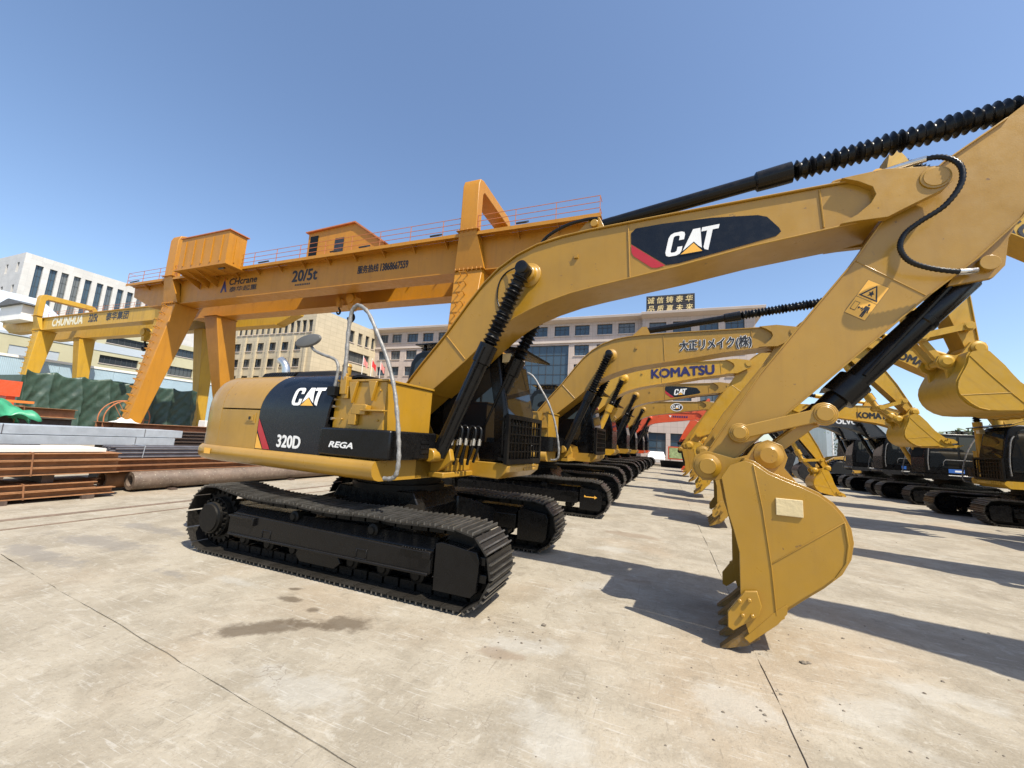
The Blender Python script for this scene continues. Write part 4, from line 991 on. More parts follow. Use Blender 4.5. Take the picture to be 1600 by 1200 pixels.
for i, (y, dx, lab) in enumerate(((30.0, .95, 'orange excavator in the row behind the yellow machines, the nearer of the two orange ones'), (36.0, 1.1, 'orange excavator at the far end of the row, in front of the pink building'))):
    Xo, boom, stick, bucket, cab, tb, SW = excavator('excavator', lab, (dx - .7, y + .4, 0), 0, radians(-4), M_ORX, scale=1.12, lod=2, pose=(radians(-1 + 9 * i), 0, 0), decal=None, group=ROWG)
    for q in range(7): obj('boom_mark', flat_mesh('boom_mark', [(3.62 + q * .15, 3.93), (3.72 + q * .15, 3.93), (3.72 + q * .15, 4.06), (3.62 + q * .15, 4.06)], [(0, 1, 2, 3)], M_NVY, lambda u, v: (u, -.262, v)), boom)
    obj('boom_emblem', flat_mesh('boom_emblem', [(3.36, 4.07), (3.56, 4.07), (3.46, 3.92)], [(0, 1, 2)], M_WHT, lambda u, v: (u, -.262, v)), boom)
    bucket.data = cached('bucket_black', lambda: bucket_mesh(M_BLKM))

# ------------------------------------------------------------------ facing row on the right
RG = 'excavators facing the row from the right'
UP = (radians(27), 0, radians(-76))
def right_row(label, x, y, m, pose, lod, body2=None, barrel=None, txt=None, tm=None, sw=0.0, cabm=None, mc=None, tx=(4.72, 1.55), sc=1.0):
    r = excavator('excavator', label, (x, y, 0), pi, radians(sw), m, lod=lod, pose=pose, decal=None, body2=body2, barrel=barrel, group=RG, cabm=cabm, mc=mc, scale=sc)
    if txt: lettering(txt, tm, (tx[0], .262, 3.80 if tx[0] > 4 else 3.72), (-tx[1], 0, -.03), (0, 0, .27), r[1], .06)
    return r
right_row('yellow excavator standing out of view whose boom shadow crosses the floor by the bucket', 13.6, -1.6, M_KOM, UP, 2, barrel=M_KOM)
right_row('yellow excavator at the right edge of the view beside the machine with the raised bucket', 15.2, 2.3, M_KOM, UP, 2, barrel=M_KOM)
right_row('yellow excavator at the right edge with its large bucket curled up in the air', 15.16, 7.45, M_KOM2, (radians(28.5), radians(-.8), radians(-71)), 2, sc=1.25, barrel=M_KOM, txt='KOMATSU', tm=M_DKB)
A = right_row('yellow excavator with black cab and the smaller curled bucket hanging before it', 14.85, 13.0, M_KOM2, (radians(23), radians(-17), radians(-53)), 1, body2=M_BLK, barrel=M_KOM, txt='KOMATSU', tm=M_DKB)
Bx = right_row('black bodied excavator with a yellow lettered boom and a blue sticker on its cab', 15.6, 18.6, M_BLK, (radians(0), radians(10), radians(-40)), 2, barrel=M_KOM, txt='KOMATSU', tm=M_DKB, mc=M_KOM, tx=(3.35, 1.45))
Cx = right_row('black excavator with white lettering on its black boom, between yellow boom and loader', 15.8, 22.6, M_GREY, (radians(0), 0, radians(-10)), 2, body2=M_BLK, txt='VOLVO', tm=M_WHT, tx=(3.3, 1.2))
Dx = right_row('dark grey excavator farthest along the right side, by the wheel loader', 16.1, 27.0, M_GREY, (radians(5), 0, 0), 2, txt='VOLVO', tm=M_WHT)
for r in (A, Bx, Cx):
    cabo = r[4]
    mb = MB(); mb.box(.30, .80, 1.3685, 1.374, 1.42, 1.58); obj('cab_sticker', mb.mesh('cab_sticker', M_BLUE, 0), cabo)
    mb = MB(); mb.box(.33, .60, 1.3745, 1.376, 1.46, 1.53); obj('sticker_print', mb.mesh('sticker_print', M_WHT, 0), cabo)
    mb = MB(); mb.tube(smooth_path([(1.45, 1.42, 1.5), (1.47, 1.44, 1.9), (1.40, 1.44, 2.5), (1.30, 1.42, 2.7)], 5), .018, 8); obj('grab_rail', cached('cabrail', lambda: mb.mesh('grab_rail', M_SIL, 60)), cabo)
    mb = MB(); mb.tube([(-.2, 1.38, 1.72), (-.2, 1.44, 1.74), (-.2, 1.44, 1.95), (.9, 1.44, 1.95), (.98, 1.44, 1.85), (.98, 1.44, 1.72), (.98, 1.38, 1.70)], .014, 6); obj('side_rail', cached('siderail', lambda: mb.mesh('side_rail', M_SIL, 60)), cabo)
# wheel loader beyond
def loader():
    r = tag(empty('wheel_loader', (18.2, 36.0, 0), pi + radians(8)), 'yellow wheel loader with black model number, behind the dark grey excavators', 'wheel loader')
    def tyre():
        mb = MB(); mb.lathe((0, -.3, 0), (0, .3, 0), [(0, .42), (0, .68), (.08, .78), (.2, .82), (.4, .82), (.52, .78), (.6, .68), (.6, .42)], 32)
        for k in range(22):
            a = 2 * pi * k / 22
            for s in (-1, 1):
                M = Matrix.Rotation(-a, 4, 'Y') @ T(.84, s * .15, 0) @ Matrix.Rotation(s * .5, 4, 'X'); mb.cbox((0, 0, 0), (.07, .30, .08), M)
        return mb.mesh('tyre', M_RUB, 35)
    def rim():
        mb = MB(); mb.lathe((0, -.24, 0), (0, .24, 0), [(0, .2), (.02, .41), (.07, .41), (.1, .3), (.38, .3), (.41, .41), (.46, .41), (.48, .2)], 24); return mb.mesh('rim', M_KOM, 35)
    for x in (1.5, -1.6):
        for y in (-1.1, 1.1):
            t = obj('wheel', cached('tyre', tyre), r, T(x, y, .86)); obj('rim', cached('rim', rim), t)
    mb = MB(); mb.prism([(-2.9, .8), (-2.9, 1.9), (-2.5, 2.1), (-.9, 2.1), (-.8, .9)], -.75, .75); mb.prism([(.3, .7), (.3, 1.3), (1.0, 1.7), (1.9, 1.5), (2.0, .7)], -.6, .6); mb.box(-.9, .4, -.4, .4, .7, 1.1)
    for y in (-1.1, 1.1): mb.prism([(-2.4, 1.3), (-2.3, 1.8), (-1.0, 1.8), (-.75, 1.3), (-.9, 1.3), (-1.1, 1.65), (-2.15, 1.65), (-2.25, 1.3)], y - .3, y + .3)
    obj('body', mb.mesh('body', M_CAT, 30), r, None, bevel=.02)
    mb = MB(); mb.prism([(-.95, 1.9), (-.95, 3.3), (-.85, 3.45), (.45, 3.45), (.6, 3.3), (.75, 1.9)], -.72, .72); cb = obj('cab', mb.mesh('cab', M_BLK, 30), r, None, bevel=.03)
    mb = MB(); mb.prism([(-.8, 2.2), (-.8, 3.25), (.42, 3.25), (.58, 2.2)], .7225, .73); obj('side_window', mb.mesh('side_window', M_GLS, 0), cb)
    mb = MB(); mb.box(-1.05, .75, -.8, .8, 3.46, 3.54); obj('roof', mb.mesh('roof', M_CAT, 0), cb, None, bevel=.02)
    for y in (-.75, .55):
        mb = MB(); mb.prism([(.5, 1.75), (.5, 2.1), (1.6, 1.9), (2.9, 1.1), (3.3, .5), (3.05, .45), (2.7, .75), (1.6, 1.4)], y, y + .2); la = obj('lift_arm', mb.mesh('lift_arm', M_CAT, 30), r, None, bevel=.01)
        if y > 0: lettering('966H', M_DKB, (2.35, .755, 1.15), (-.75, 0, .42), (.08, 0, .2), la, .05)
    mb = MB(); mb.cyl((.8, 0, 1.5), (2.4, 0, 1.5), .08, 14); obj('lift_cylinder', mb.mesh('lift_cylinder', M_CAT, 40), r)
    mb = MB(); mb.strip([(3.2, 1.3), (3.1, .8), (3.15, .3), (3.4, .05), (4.4, .02)], -1.4, 1.4, .04)
    for y in (-1.4, 1.36): mb.prism([(3.2, 1.3), (3.1, .8), (3.15, .3), (3.4, .05), (4.4, .02), (3.9, .8)], y, y + .04)
    obj('bucket', mb.mesh('bucket', M_CAT, 30), r)
loader()
# ------------------------------------------------------------------ gantry cranes
M_ORC = mat('crane_orange_paint', (.44, .190, .011), .45, var=.08, scale=.6, streak=.22, wear=.02, wearcol=(.16, .06, .02), dust=.2, dustcol=(.36, .19, .05), bump=.03)
M_ORC2 = mat('crane_orange_deep', (.66, .24, .018), .5, var=.06, scale=.6)
M_YLC = mat('crane_yellow_paint', (.48, .275, .018), .5, streak=.35, var=.08, scale=.5, dust=.25, dustcol=(.4, .28, .1))
M_RAIL = mat('railing_red_oxide', (.42, .15, .06), .6, var=.15)
M_PALE = mat('pale_lettering', (.72, .68, .52), .5, var=.05)
M_WALL_W = mat('white_sheet_metal', (.74, .74, .72), .6, var=.05, scale=.4)
M_ROOFD = mat('dark_roof_tile', (.09, .095, .10), .7, var=.2)
M_BLUEC = mat('blue_sheet_metal', (.06, .16, .36), .55, var=.2, scale=1)
def gantry(name, label, xl, xr, x0, x1, yf, yr, zb, zt, m, spl, gw=.9, arch=((0, 3.15), (1, 2.85)), walk=True):
    """double girder crane: legs at xl / xr, girders x0..x1, fronts at yf and yr (rear girder's front), zb..zt"""
    r = tag(empty(name, (xl, yf, 0)), label, 'gantry crane'); O = T(-xl, -yf, 0)
    for nm, y in (('front_girder', yf), ('rear_girder', yr)):
        mb = MB(); e = 2.4
        mb.prism([(x0, zt), (x0 + .1, zb + .9), (x0 + e, zb), (x1 - e, zb), (x1 - .1, zb + .9), (x1, zt)], y, y + gw)
        mb.box(x0 - .02, x1 + .02, y - .12, y + gw + .12, zt + .002, zt + .05)
        mb.box(x0 + e, x1 - e, y - .08, y + gw + .08, zb - .05, zb - .002)
        n = int((x1 - x0) / 1.9)
        for i in range(1, n if walk else 0):
            x = x0 + (x1 - x0) * i / n; mb.prism([(y - .002, zt - .02), (y - .40, zt), (y - .002, zt - .35)], x, x + .03, 'x')
        obj(nm, mb.mesh(nm, m, 30), r, O)
    if walk:
        mb = MB(); mb.box(x0, x1, yf - .55, yf - .12, zt + .052, zt + .075); mb.box(x0, x1, yf - .57, yf - .55, zt - .06, zt + .12)
        obj('walkway', mb.mesh('walkway', m, 0), r, O)
    def rail(y, nm='railing'):
        mb = MB(); n = int((x1 - x0) / 1.9)
        for i in range(n + 1): x = x0 + .05 + (x1 - x0 - .1) * i / n; mb.box(x - .014, x + .014, y - .014, y + .014, zt + .1, zt + .95)
        for z in (.38, .66, .95): mb.box(x0 + .05, x1 - .05, y - .012, y + .012, zt + z - .011, zt + z + .011)
        for x in (x0 + .05, x1 - .05):
            for z in (.38, .95): mb.box(x - .012, x + .012, y, y + .5, zt + z - .010, zt + z + .013)
        obj(nm, mb.mesh(nm, M_RAIL, 0), r, O)
    rail(yf - .52 if walk else yf + .5); rail(yr + gw + .05)
    # legs: tapered boxes from under each girder down to the end carriage
    for xi, x in enumerate((xl, xr)):
        for s, yt in ((-1, yf), (1, yr)):
            yb = (yf - spl) if s < 0 else (yr + gw + spl)
            y_in, y_out = (yt + gw + .35, yt - .25) if s < 0 else (yt - .35, yt + gw + .25)
            top = [(x - .75, y_out, zb - .06), (x + .75, y_out, zb - .06), (x + .75, y_in, zb - .06), (x - .75, y_in, zb - .06)]
            bot = [(x - .38, yb - s * .0, .95), (x + .38, yb - s * .0, .95), (x + .38, yb - s * .75, .95), (x - .38, yb - s * .75, .95)]
            mb = MB(); mb.loft([top, bot]); lg = obj('leg', mb.mesh('leg', m, 20), r, O, bevel=.03)
            if s < 0:
                for k in range(16):
                    t = .03 + k / 16.5; c = [Vector(top[i]).lerp(Vector(bot[i]), t) for i in range(4)]; cx = c[0].lerp(c[1], .38)
                    mb = MB(); p = cx + Vector((-.18, -.02, 0)); q = cx + Vector((.18, -.02, 0)); mb.tube([p, p + Vector((0, -.20, .10)), q + Vector((0, -.20, .10)), q], .032, 5); obj('ladder_rung', mb.mesh('ladder_rung', m, 0), lg)
            mb = MB(); mb.box(x - .85, x + .85, min(y_in, y_out) - .1, max(y_in, y_out) + .1, zb - .058, zb - .052)
            for k in range(7): mb.cyl((x - .7 + k * .233, y_out - s * -.06, zb - .12), (x - .7 + k * .233, y_out - s * -.06, zb + .05), .03, 6)
            obj('leg_flange', mb.mesh('leg_flange', m, 0), r, O)
            # saddle plate up the girder side
            if s < 0:
                mb = MB(); mb.loft([[(x - .8, yt - .2, zb), (x + .8, yt - .2, zb), (x + .8, yt - .004, zb), (x - .8, yt - .004, zb)], [(x - .45, yt - .62, zt + .2), (x + .45, yt - .62, zt + .2), (x + .45, yt - .15, zt + .2), (x - .45, yt - .15, zt + .2)]]); obj('saddle', mb.mesh('saddle', m, 30), r, O)
        yA, yB = yf - spl - .8, yr + gw + spl + .8
        mb = MB(); mb.box(x - .32, x + .32, yA, yB, .42, .95); obj('end_carriage', mb.mesh('end_carriage', m, 0), r, O, bevel=.03)
        for y in (yA + .4, yA + 1.3, yB - 1.3, yB - .4):
            mb = MB(); mb.cyl((x - .1, y, .33), (x + .1, y, .33), .27, 20); obj('wheel', mb.mesh('wheel', M_RUSTD, 40), r, O)
    for xi, h in arch:
        x = (xl, xr)[xi]; z0 = zt + .2; w_ = .45; ya, yb2 = yf - .62, yr + gw + .3
        out = [(ya, z0), (ya, z0 + h - .45), (ya + .12, z0 + h - .12), (ya + .45, z0 + h), (yb2 - .9, z0 + h), (yb2 - .55, z0 + h - .15), (yb2, z0 + h - .9), (yb2, z0)]
        inn = [(yb2 - .5, z0), (yb2 - .5, z0 + h - 1.05), (yb2 - .85, z0 + h - .55), (ya + .65, z0 + h - .55), (ya + .5, z0 + h - .75), (ya + .5, z0)]
        mb = MB(); mb.prism(out + inn, x - w_, x + w_, 'x'); obj('saddle_arch', mb.mesh('saddle_arch', m, 30), r, O, bevel=.03)
        mb = MB()
        for k in range(5): mb.cyl((x - .5 + k * .25, ya - .04, z0 - .08), (x - .5 + k * .25, ya - .04, z0 + .08), .025, 6)
        mb.box(x - .6, x + .6, ya - .1, ya + .6, z0 - .012, z0 - .002)
        obj('arch_flange', mb.mesh('arch_flange', m, 0), r, O)
    return r, O
def hook_block(r, O, x, y, z, s, m, nm='hook_block'):
    mb = MB()
    for k in range(6): mb.cyl((x - .25 * s + k * .1 * s, y, z + .3), (x - .25 * s + k * .1 * s, y, z + 2.2), .012, 5)
    mb.prism([(x - .42 * s, z + .35 * s), (x - .2 * s, z + .62 * s), (x + .2 * s, z + .62 * s), (x + .42 * s, z + .35 * s), (x + .18 * s, z - .15 * s), (x + .16 * s, z - .45 * s), (x - .16 * s, z - .45 * s), (x - .18 * s, z - .15 * s)], y - .22 * s, y + .22 * s)
    mb.cyl((x, y - .32 * s, z + .25 * s), (x, y + .32 * s, z + .25 * s), .3 * s, 18)
    hb = obj(nm, mb.mesh(nm, m, 30), r, O)
    mb = MB(); P = smooth_path([(x, y, z - .4 * s), (x, y, z - .62 * s), (x + .16 * s, y, z - .78 * s), (x + .20 * s, y, z - 1.0 * s), (x + .04 * s, y, z - 1.18 * s), (x - .16 * s, y, z - 1.1 * s), (x - .25 * s, y, z - .92 * s)], 5)
    mb.tube(P, .08 * s, 10, True, [.07 * s + .03 * s * min(1, i / 12) * (1 - max(0, (i - 18) / 14)) for i in range(len(P))]); obj('hook', mb.mesh('hook', M_BLKM, 60), hb)
OC, O = gantry('gantry_crane', 'large orange double girder gantry crane above the excavators', -29.0, -5.3, -34.2, 1.1, 11.35, 14.2, 9.85, 11.48, M_ORC, 1.55)
lettering('CHcrane', M_DKB, (-23.3, 11.346, 10.74), (2.62, 0, .0), (0, 0, .44), OC, .04, .1, M=O)
lettering('泰华起重', M_DKB, (-23.2, 11.346, 10.24), (2.6, 0, 0), (0, 0, .36), OC, .02, M=O)
def fl2(nm, poly, mm, y, par, O): obj(nm, flat_mesh(nm, poly, [tuple(range(len(poly)))], mm, lambda u, v: (u, y, v)), par, O)
fl2('logo_tower', [(-24.1, 10.28), (-23.8, 11.2), (-23.45, 10.28), (-23.62, 10.28), (-23.78, 10.6), (-23.93, 10.28)], M_NVY, 11.346, OC, O)
fl2('logo_tip', [(-23.85, 11.12), (-23.79, 11.38), (-23.73, 11.12)], M_RED, 11.344, OC, O)
lettering('20/5t', M_DKB, (-17.55, 11.346, 10.42), (2.0, 0, 0), (0, 0, .70), OC, .045, M=O)
for q in range(9): fl2('plate_mark', [(-17.25 + q * .14, 10.14), (-17.15 + q * .14, 10.14), (-17.15 + q * .14, 10.25), (-17.25 + q * .14, 10.25)], M_DKB, 11.346, OC, O)
lettering('服务热线', M_DKB, (-12.5, 11.346, 10.43), (1.45, 0, 0), (0, 0, .46), OC, .03, M=O)
lettering('13868667559', M_DKB, (-10.9, 11.346, 10.44), (1.8, 0, 0), (0, 0, .42), OC, .04, M=O)
# electric room with ribbed sides over the left leg
mb = MB(); mb.box(-26.3, -21.6, 9.85, 10.95, 11.42, 13.6); obj('electric_room', mb.mesh('electric_room', M_ORC, 0), OC, O)
mb = MB(); mb.box(-26.4, -21.5, 9.78, 11.05, 13.602, 13.66); obj('room_roof', mb.mesh('room_roof', M_RAIL, 0), OC, O)
for i in range(5):
    mb = MB(); x = -25.8 + i * .9; mb.box(x, x + .07, 9.80, 9.848, 11.65, 13.35); obj('wall_rib', mb.mesh('wall_rib', M_ORC, 0), OC, O)
mb = MB(); mb.box(-21.598, -21.56, 10.3, 10.37, 11.65, 13.35); obj('wall_rib', mb.mesh('wall_rib', M_ORC, 0), OC, O)
mb = MB()
for i in range(6): mb.prism([(11.33, 11.22), (9.9, 11.34), (11.33, 10.7 if i < 3 else 11.16)], -26.3 + i * .9, -26.26 + i * .9, 'x')
mb.box(-26.5, -21.4, 9.75, 11.0, 11.35, 11.416); obj('room_bracket', mb.mesh('room_bracket', M_ORC, 0), OC, O)
# trolley house with door and window openings, on the rails between the girders
mb = MB(); mb.prism([(-17.7, 11.985), (-17.7, 14.05), (-13.9, 14.2), (-11.6, 12.6), (-11.6, 11.985)], 12.2, 14.5); th = obj('trolley_house', mb.mesh('trolley_house', M_ORC, 0), OC, O)
mb = MB(); mb.prism([(-17.85, 14.055), (-17.85, 14.12), (-13.85, 14.28), (-11.45, 12.63), (-11.5, 12.56), (-13.9, 14.205)], 12.05, 14.65); obj('house_roof', mb.mesh('house_roof', M_RAIL, 0), th)
mb = MB(); mb.box(-17.5, -16.85, 12.17, 12.198, 12.1, 13.8); obj('house_door', mb.mesh('house_door', M_BLKM, 0), th)
mb = MB(); mb.box(-15.4, -14.7, 12.17, 12.198, 12.4, 13.4); obj('house_window', mb.mesh('house_window', M_GREY, 0), th)
mb = MB(); mb.box(-18.6, -11.5, 11.7, 15.0, 11.66, 11.98); obj('trolley', mb.mesh('trolley', M_ORC2, 0), OC, O)
hook_block(OC, O, -14.1, 12.9, 9.35, .95, M_ORC); hook_block(OC, O, -15.25, 13.0, 9.5, .6, M_ORC)
# flood lamps hung under the walkway
for x in (-32, -22.4, -18.8, -13.2, -11.2, -6.8, -2.3):
    mb = MB(); M = T(x, 10.3, 11.38) @ Matrix.Rotation(radians(35), 4, 'X'); mb.cbox((0, 0, 0), (.5, .35, .08), M); obj('flood_lamp', mb.mesh('flood_lamp', M_GREY, 0), OC, O)

YC, O = gantry('gantry_crane', 'yellow double girder gantry crane with white lettering, behind the green tarpaulin', -66.0, -42.0, -76, -28.6, 17.2, 20.8, 11.35, 12.75, M_YLC, .7, gw=.9, arch=((0, 2.7),), walk=False)
lettering('CHUNHUA', M_PALE, (-63.2, 17.196, 11.66), (6.6, 0, 0), (0, 0, .92), YC, .06, .05, M=O)
lettering('32/5t', M_DKB, (-55.4, 17.196, 11.76), (1.75, 0, 0), (0, 0, .86), YC, .05, M=O)
lettering('泰华集团', M_DKB, (-52.0, 17.196, 11.74), (4.1, 0, 0), (0, 0, .86), YC, .03, M=O)
hook_block(YC, O, -47.5, 18.8, 10.3, 1.3, M_YLC)
mb = MB(); mb.box(-73.0, -67.3, 15.9, 17.0, 12.4, 14.2); yr = obj('electric_room', mb.mesh('electric_room', M_WALL_W, 0), YC, O)
mb = MB(); mb.prism([(-73.7, 14.21), (-73.4, 14.32), (-70.4, 15.0), (-70.0, 15.0), (-67.0, 14.32), (-66.7, 14.21)], 15.5, 17.3); obj('room_roof', mb.mesh('room_roof', M_ROOFD, 0), yr)
mb = MB(); mb.prism([(-45.5, 12.7), (-45.5, 15.6), (-45.0, 15.9), (-36.5, 15.9), (-36.5, 12.7)], 18.3, 20.6); yh = obj('trolley_house', mb.mesh('trolley_house', M_BLUEC, 0), YC, O)
mb = MB(); mb.box(-45.9, -36.1, 18.0, 20.9, 15.91, 16.0); obj('house_roof', mb.mesh('house_roof', M_GREY, 0), yh)
mb = MB(); mb.box(-43.2, -42.2, 18.27, 18.298, 14.3, 15.5); obj('house_window', mb.mesh('house_window', M_GLS, 0), yh)

# ------------------------------------------------------------------ steel yard on the left
M_GALV = mat('galvanised_steel', (.44, .48, .52), .42, metal=.35, var=.15, scale=4, dust=.2, dustcol=(.4, .4, .4))
M_TUBE = mat('dark_steel_tube', (.16, .155, .165), .4, metal=.5, var=.25, scale=4)
M_WHS = mat('white_coated_sheet', (.66, .63, .58), .5, var=.06)
M_ORY = mat('yard_orange_frame', (.62, .18, .03), .55, var=.12)
def ibeam(h, b_, tf, tw, L):
    mb = MB(); p = [(-b_ / 2, 0), (b_ / 2, 0), (b_ / 2, tf), (tw / 2, tf), (tw / 2, h - tf), (b_ / 2, h - tf), (b_ / 2, h), (-b_ / 2, h), (-b_ / 2, h - tf), (-tw / 2, h - tf), (-tw / 2, tf), (-b_ / 2, tf)]
    mb.prism(p, 0, L); return mb
def bundle(label, x, y1, z, n_up, n_across, h, b_, L, m, jit=.15, name='steel_beam_bundle', strap=True, cat='steel beams'):
    """I-beams stacked n_up x n_across, far end at y1, running towards -y"""
    r = tag(empty(name, (x, y1, z)), label, cat)
    me = cached('ib%.2f%.2f%.1f' % (h, b_, L) + m.name, lambda: ibeam(h, b_, .014, .012, L).mesh('beam', m, 0))
    for i in range(n_up):
        for j in range(n_across): obj('beam', me, r, T(-j * (b_ + .01), -L - rnd(0, jit), i * (h + .004)))
    if strap:
        H = n_up * (h + .004); W = n_across * (b_ + .01); q = min(1.3, L * .2)
        mb = MB(); mb.tube([(b_ / 2 + .015, -q, -.01), (b_ / 2 + .015, -q - .03, H + .01), (-W + b_ / 2, -q - .05, H + .012)], .012, 5); obj('binding_strap', mb.mesh('binding_strap', M_RUST, 0), r)
    return r
for yy in (-4.2, -1.6, -.45):
    mb = MB(); mb.box(-9.0, -7.1, yy - .09, yy + .09, 0, .075); tag(obj('timber_bearer', mb.mesh('timber_bearer', M_RUSTD, 0)), {-4.2: 'dark bearer under the rusty beams, out at the left edge', -1.6: 'dark bearer under the rusty beams, middle one', -.45: 'dark bearer under the rusty beams, nearest the pipe ends'}[yy], 'bearer', 'bearers under the beams')
bundle('two flat brown steel beams strapped together at the bottom of the left stack', -7.28, -.02, .078, 2, 4, .125, .26, 9.0, M_RUST2, .35)
mb = MB()
for yy in (-6, -3.2, -1.0): mb.box(-8.9, -7.3, yy - .08, yy + .08, .338, .50)
tag(obj('timber_bearer', mb.mesh('timber_bearer', M_RUSTD, 0)), 'dark bearers between the two bundles of rusty beams', 'bearer')
bundle('orange brown rusty steel beams, upper bundle of the left stack with bolt holes', -7.25, .0, .502, 3, 4, .132, .25, 9.0, M_RUST2, .05)
mb = MB()
for i in range(3):
    for dy in (.12, .26): mb.cyl((-7.243, -dy, .568 + i * .136), (-7.24, -dy, .568 + i * .136), .018, 8)
tag(obj('white_sheet_stack', (lambda q: (q.box(-8.3, -7.25, -9.0, -.25, .925, .995), q.mesh('white_sheet_stack', M_WHS, 0))[1])(MB())), 'pale sheet of metal lying on top of the rusty beams', 'metal sheet')
# pipes on the ground
def pipe(x, z, y0, y1, ro, ri, label, m):
    mb = MB(); n = 28
    def ring(r, y): return [(x + r * cos(2 * pi * k / n), y, z + r * sin(2 * pi * k / n)) for k in range(n)]
    mb.loft([ring(ri, y0 + .6), ring(ri, y0), ring(ro - .006, y0), ring(ro, y0 + .01), ring(ro, y1), ring(ri, y1)], True, False)
    return tag(obj('steel_pipe', mb.mesh('steel_pipe', m, 40)), label, 'steel pipe')
M_PIPE = mat('weathered_pipe', (.125, .086, .064), .62, var=.3, scale=2.2, dust=.55, dustcol=(.23, .185, .135), wear=.25, wearcol=(.34, .30, .23), bump=.15)
pipe(-7.62, .245, .42, 12.4, .205, .125, 'thick walled weathered steel pipe lying in front of the yard', M_PIPE)
pipe(-8.12, .245, .15, 12.0, .20, .15, 'rusty steel pipe behind the thick walled pipe, its dark end showing', M_RUST2)
for yy in (1.2, 4.5, 8.5):
    mb = MB(); mb.box(-9.6, -7.35, yy - .07, yy + .07, 0, .04); tag(obj('timber_bearer', mb.mesh('timber_bearer', M_RUSTD, 0)), {1.2: 'dark bearer under the steel pipes, nearest their open ends', 4.5: 'dark bearer under the middle of the steel pipes', 8.5: 'dark bearer under the far end of the steel pipes'}[yy], 'bearer', 'bearers under the pipes')
bundle('long rusty beams lying on top of the pipes', -7.75, 9.6, .455, 2, 5, .13, .22, 9.4, M_RUST, .25)
# bundle of thin dark tubes above
r = tag(empty('tube_bundle', (-7.9, .15, .74)), 'bundle of thin dark steel tubes with open ends, above the rusty beams', 'steel tubes')
tm = cached('thin_tube', lambda: (lambda q: (q.tube([(0, 0, 0), (0, 7.5, 0)], .024, 8), q.mesh('tube', M_TUBE, 40))[1])(MB()))
for i in range(6):
    for j in range(9 - i % 2): obj('tube', tm, r, T(-j * .05 - (i % 2) * .025, rnd(-.06, .06), i * .045 + .02))
for q in (.55, 3.0):
    mb = MB(); mb.tube([(.035, q, 0), (.035, q + .02, .28), (-.45, q, .285)], .008, 5); obj('binding_strap', mb.mesh('binding_strap', M_GALV, 0), r)
# galvanised box sections
def boxes(label, x, y1, z, n_up, n_ac, h, b_, L, m, nm='box_section_bundle'):
    r = tag(empty(nm, (x, y1, z)), label, 'steel sections')
    me = cached('bs%.2f%.2f%.1f' % (h, b_, L) + m.name, lambda: (lambda q: (q.box(-b_ / 2, b_ / 2, -L, 0, 0, h), q.mesh('box_section', m, 0))[1])(MB()))
    for i in range(n_up):
        for j in range(n_ac): obj('box_section', me, r, T(-j * (b_ + .008), rnd(-.12, 0), i * (h + .006)), bevel=.006)
    for q in (1.0, 3.5):
        mb = MB(); mb.tube([(b_ / 2 + .006, -q, 0), (b_ / 2 + .006, -q, n_up * (h + .006) + .006)], .008, 5); obj('binding_strap', mb.mesh('binding_strap', M_TUBE, 0), r)
mb = MB()
for yy in (-3, -1, 1): mb.box(-10.5, -9.3, yy - .08, yy + .08, 0, .945)
tag(obj('trestle_row', mb.mesh('trestle_row', M_RUSTD, 0)), 'dark trestles carrying the galvanised steel sections', 'trestle')
boxes('pale blue grey galvanised box sections, lower layer of the stack', -9.5, 2.25, .95, 1, 6, .20, .18, 9.5, M_GALV)
boxes('pale blue grey galvanised box sections, upper layer of the stack', -9.55, 2.45, 1.165, 1, 6, .20, .18, 9.5, M_GALV)
bundle('dark brown steel bars beyond the ends of the galvanised sections', -10.6, 7.5, .9, 4, 4, .10, .16, 6.0, M_RUSTD, .3)
# farther rows of steel
bundle('dark brown steel beams behind the galvanised sections, under the green sheet', -13.4, 1.6, .9, 2, 4, .30, .3, 9.0, M_RUSTD, .4)
bundle('brown steel beams laid on top of the dark beams by the tarpaulin', -13.9, 1.9, 1.52, 1, 3, .28, .3, 9.0, M_RUST2, .3)
bundle('rusty steel beams in front of the orange crane leg', -14.0, 9.0, 1.02, 2, 4, .22, .26, 6.2, M_RUST, .5)
bundle('rusty steel channels low in the yard behind the pipes', -11.6, 12.5, .55, 3, 4, .16, .2, 9.5, M_RUSTD, .6)
for x, y0, y1, zz, lab in ((-13.9, -4, 9, .9, 'dark trestles under the dark beams'), (-11.9, 4, 12, .55, 'dark trestles under the rusty channels')):
    mb = MB()
    for k in range(4): y = y0 + (y1 - y0) * (k + .5) / 4; mb.box(x - .9, x + .4, y - .1, y + .1, 0, zz - .005)
    tag(obj('trestle_row', mb.mesh('trestle_row', M_RUSTD, 0)), lab, 'trestle')
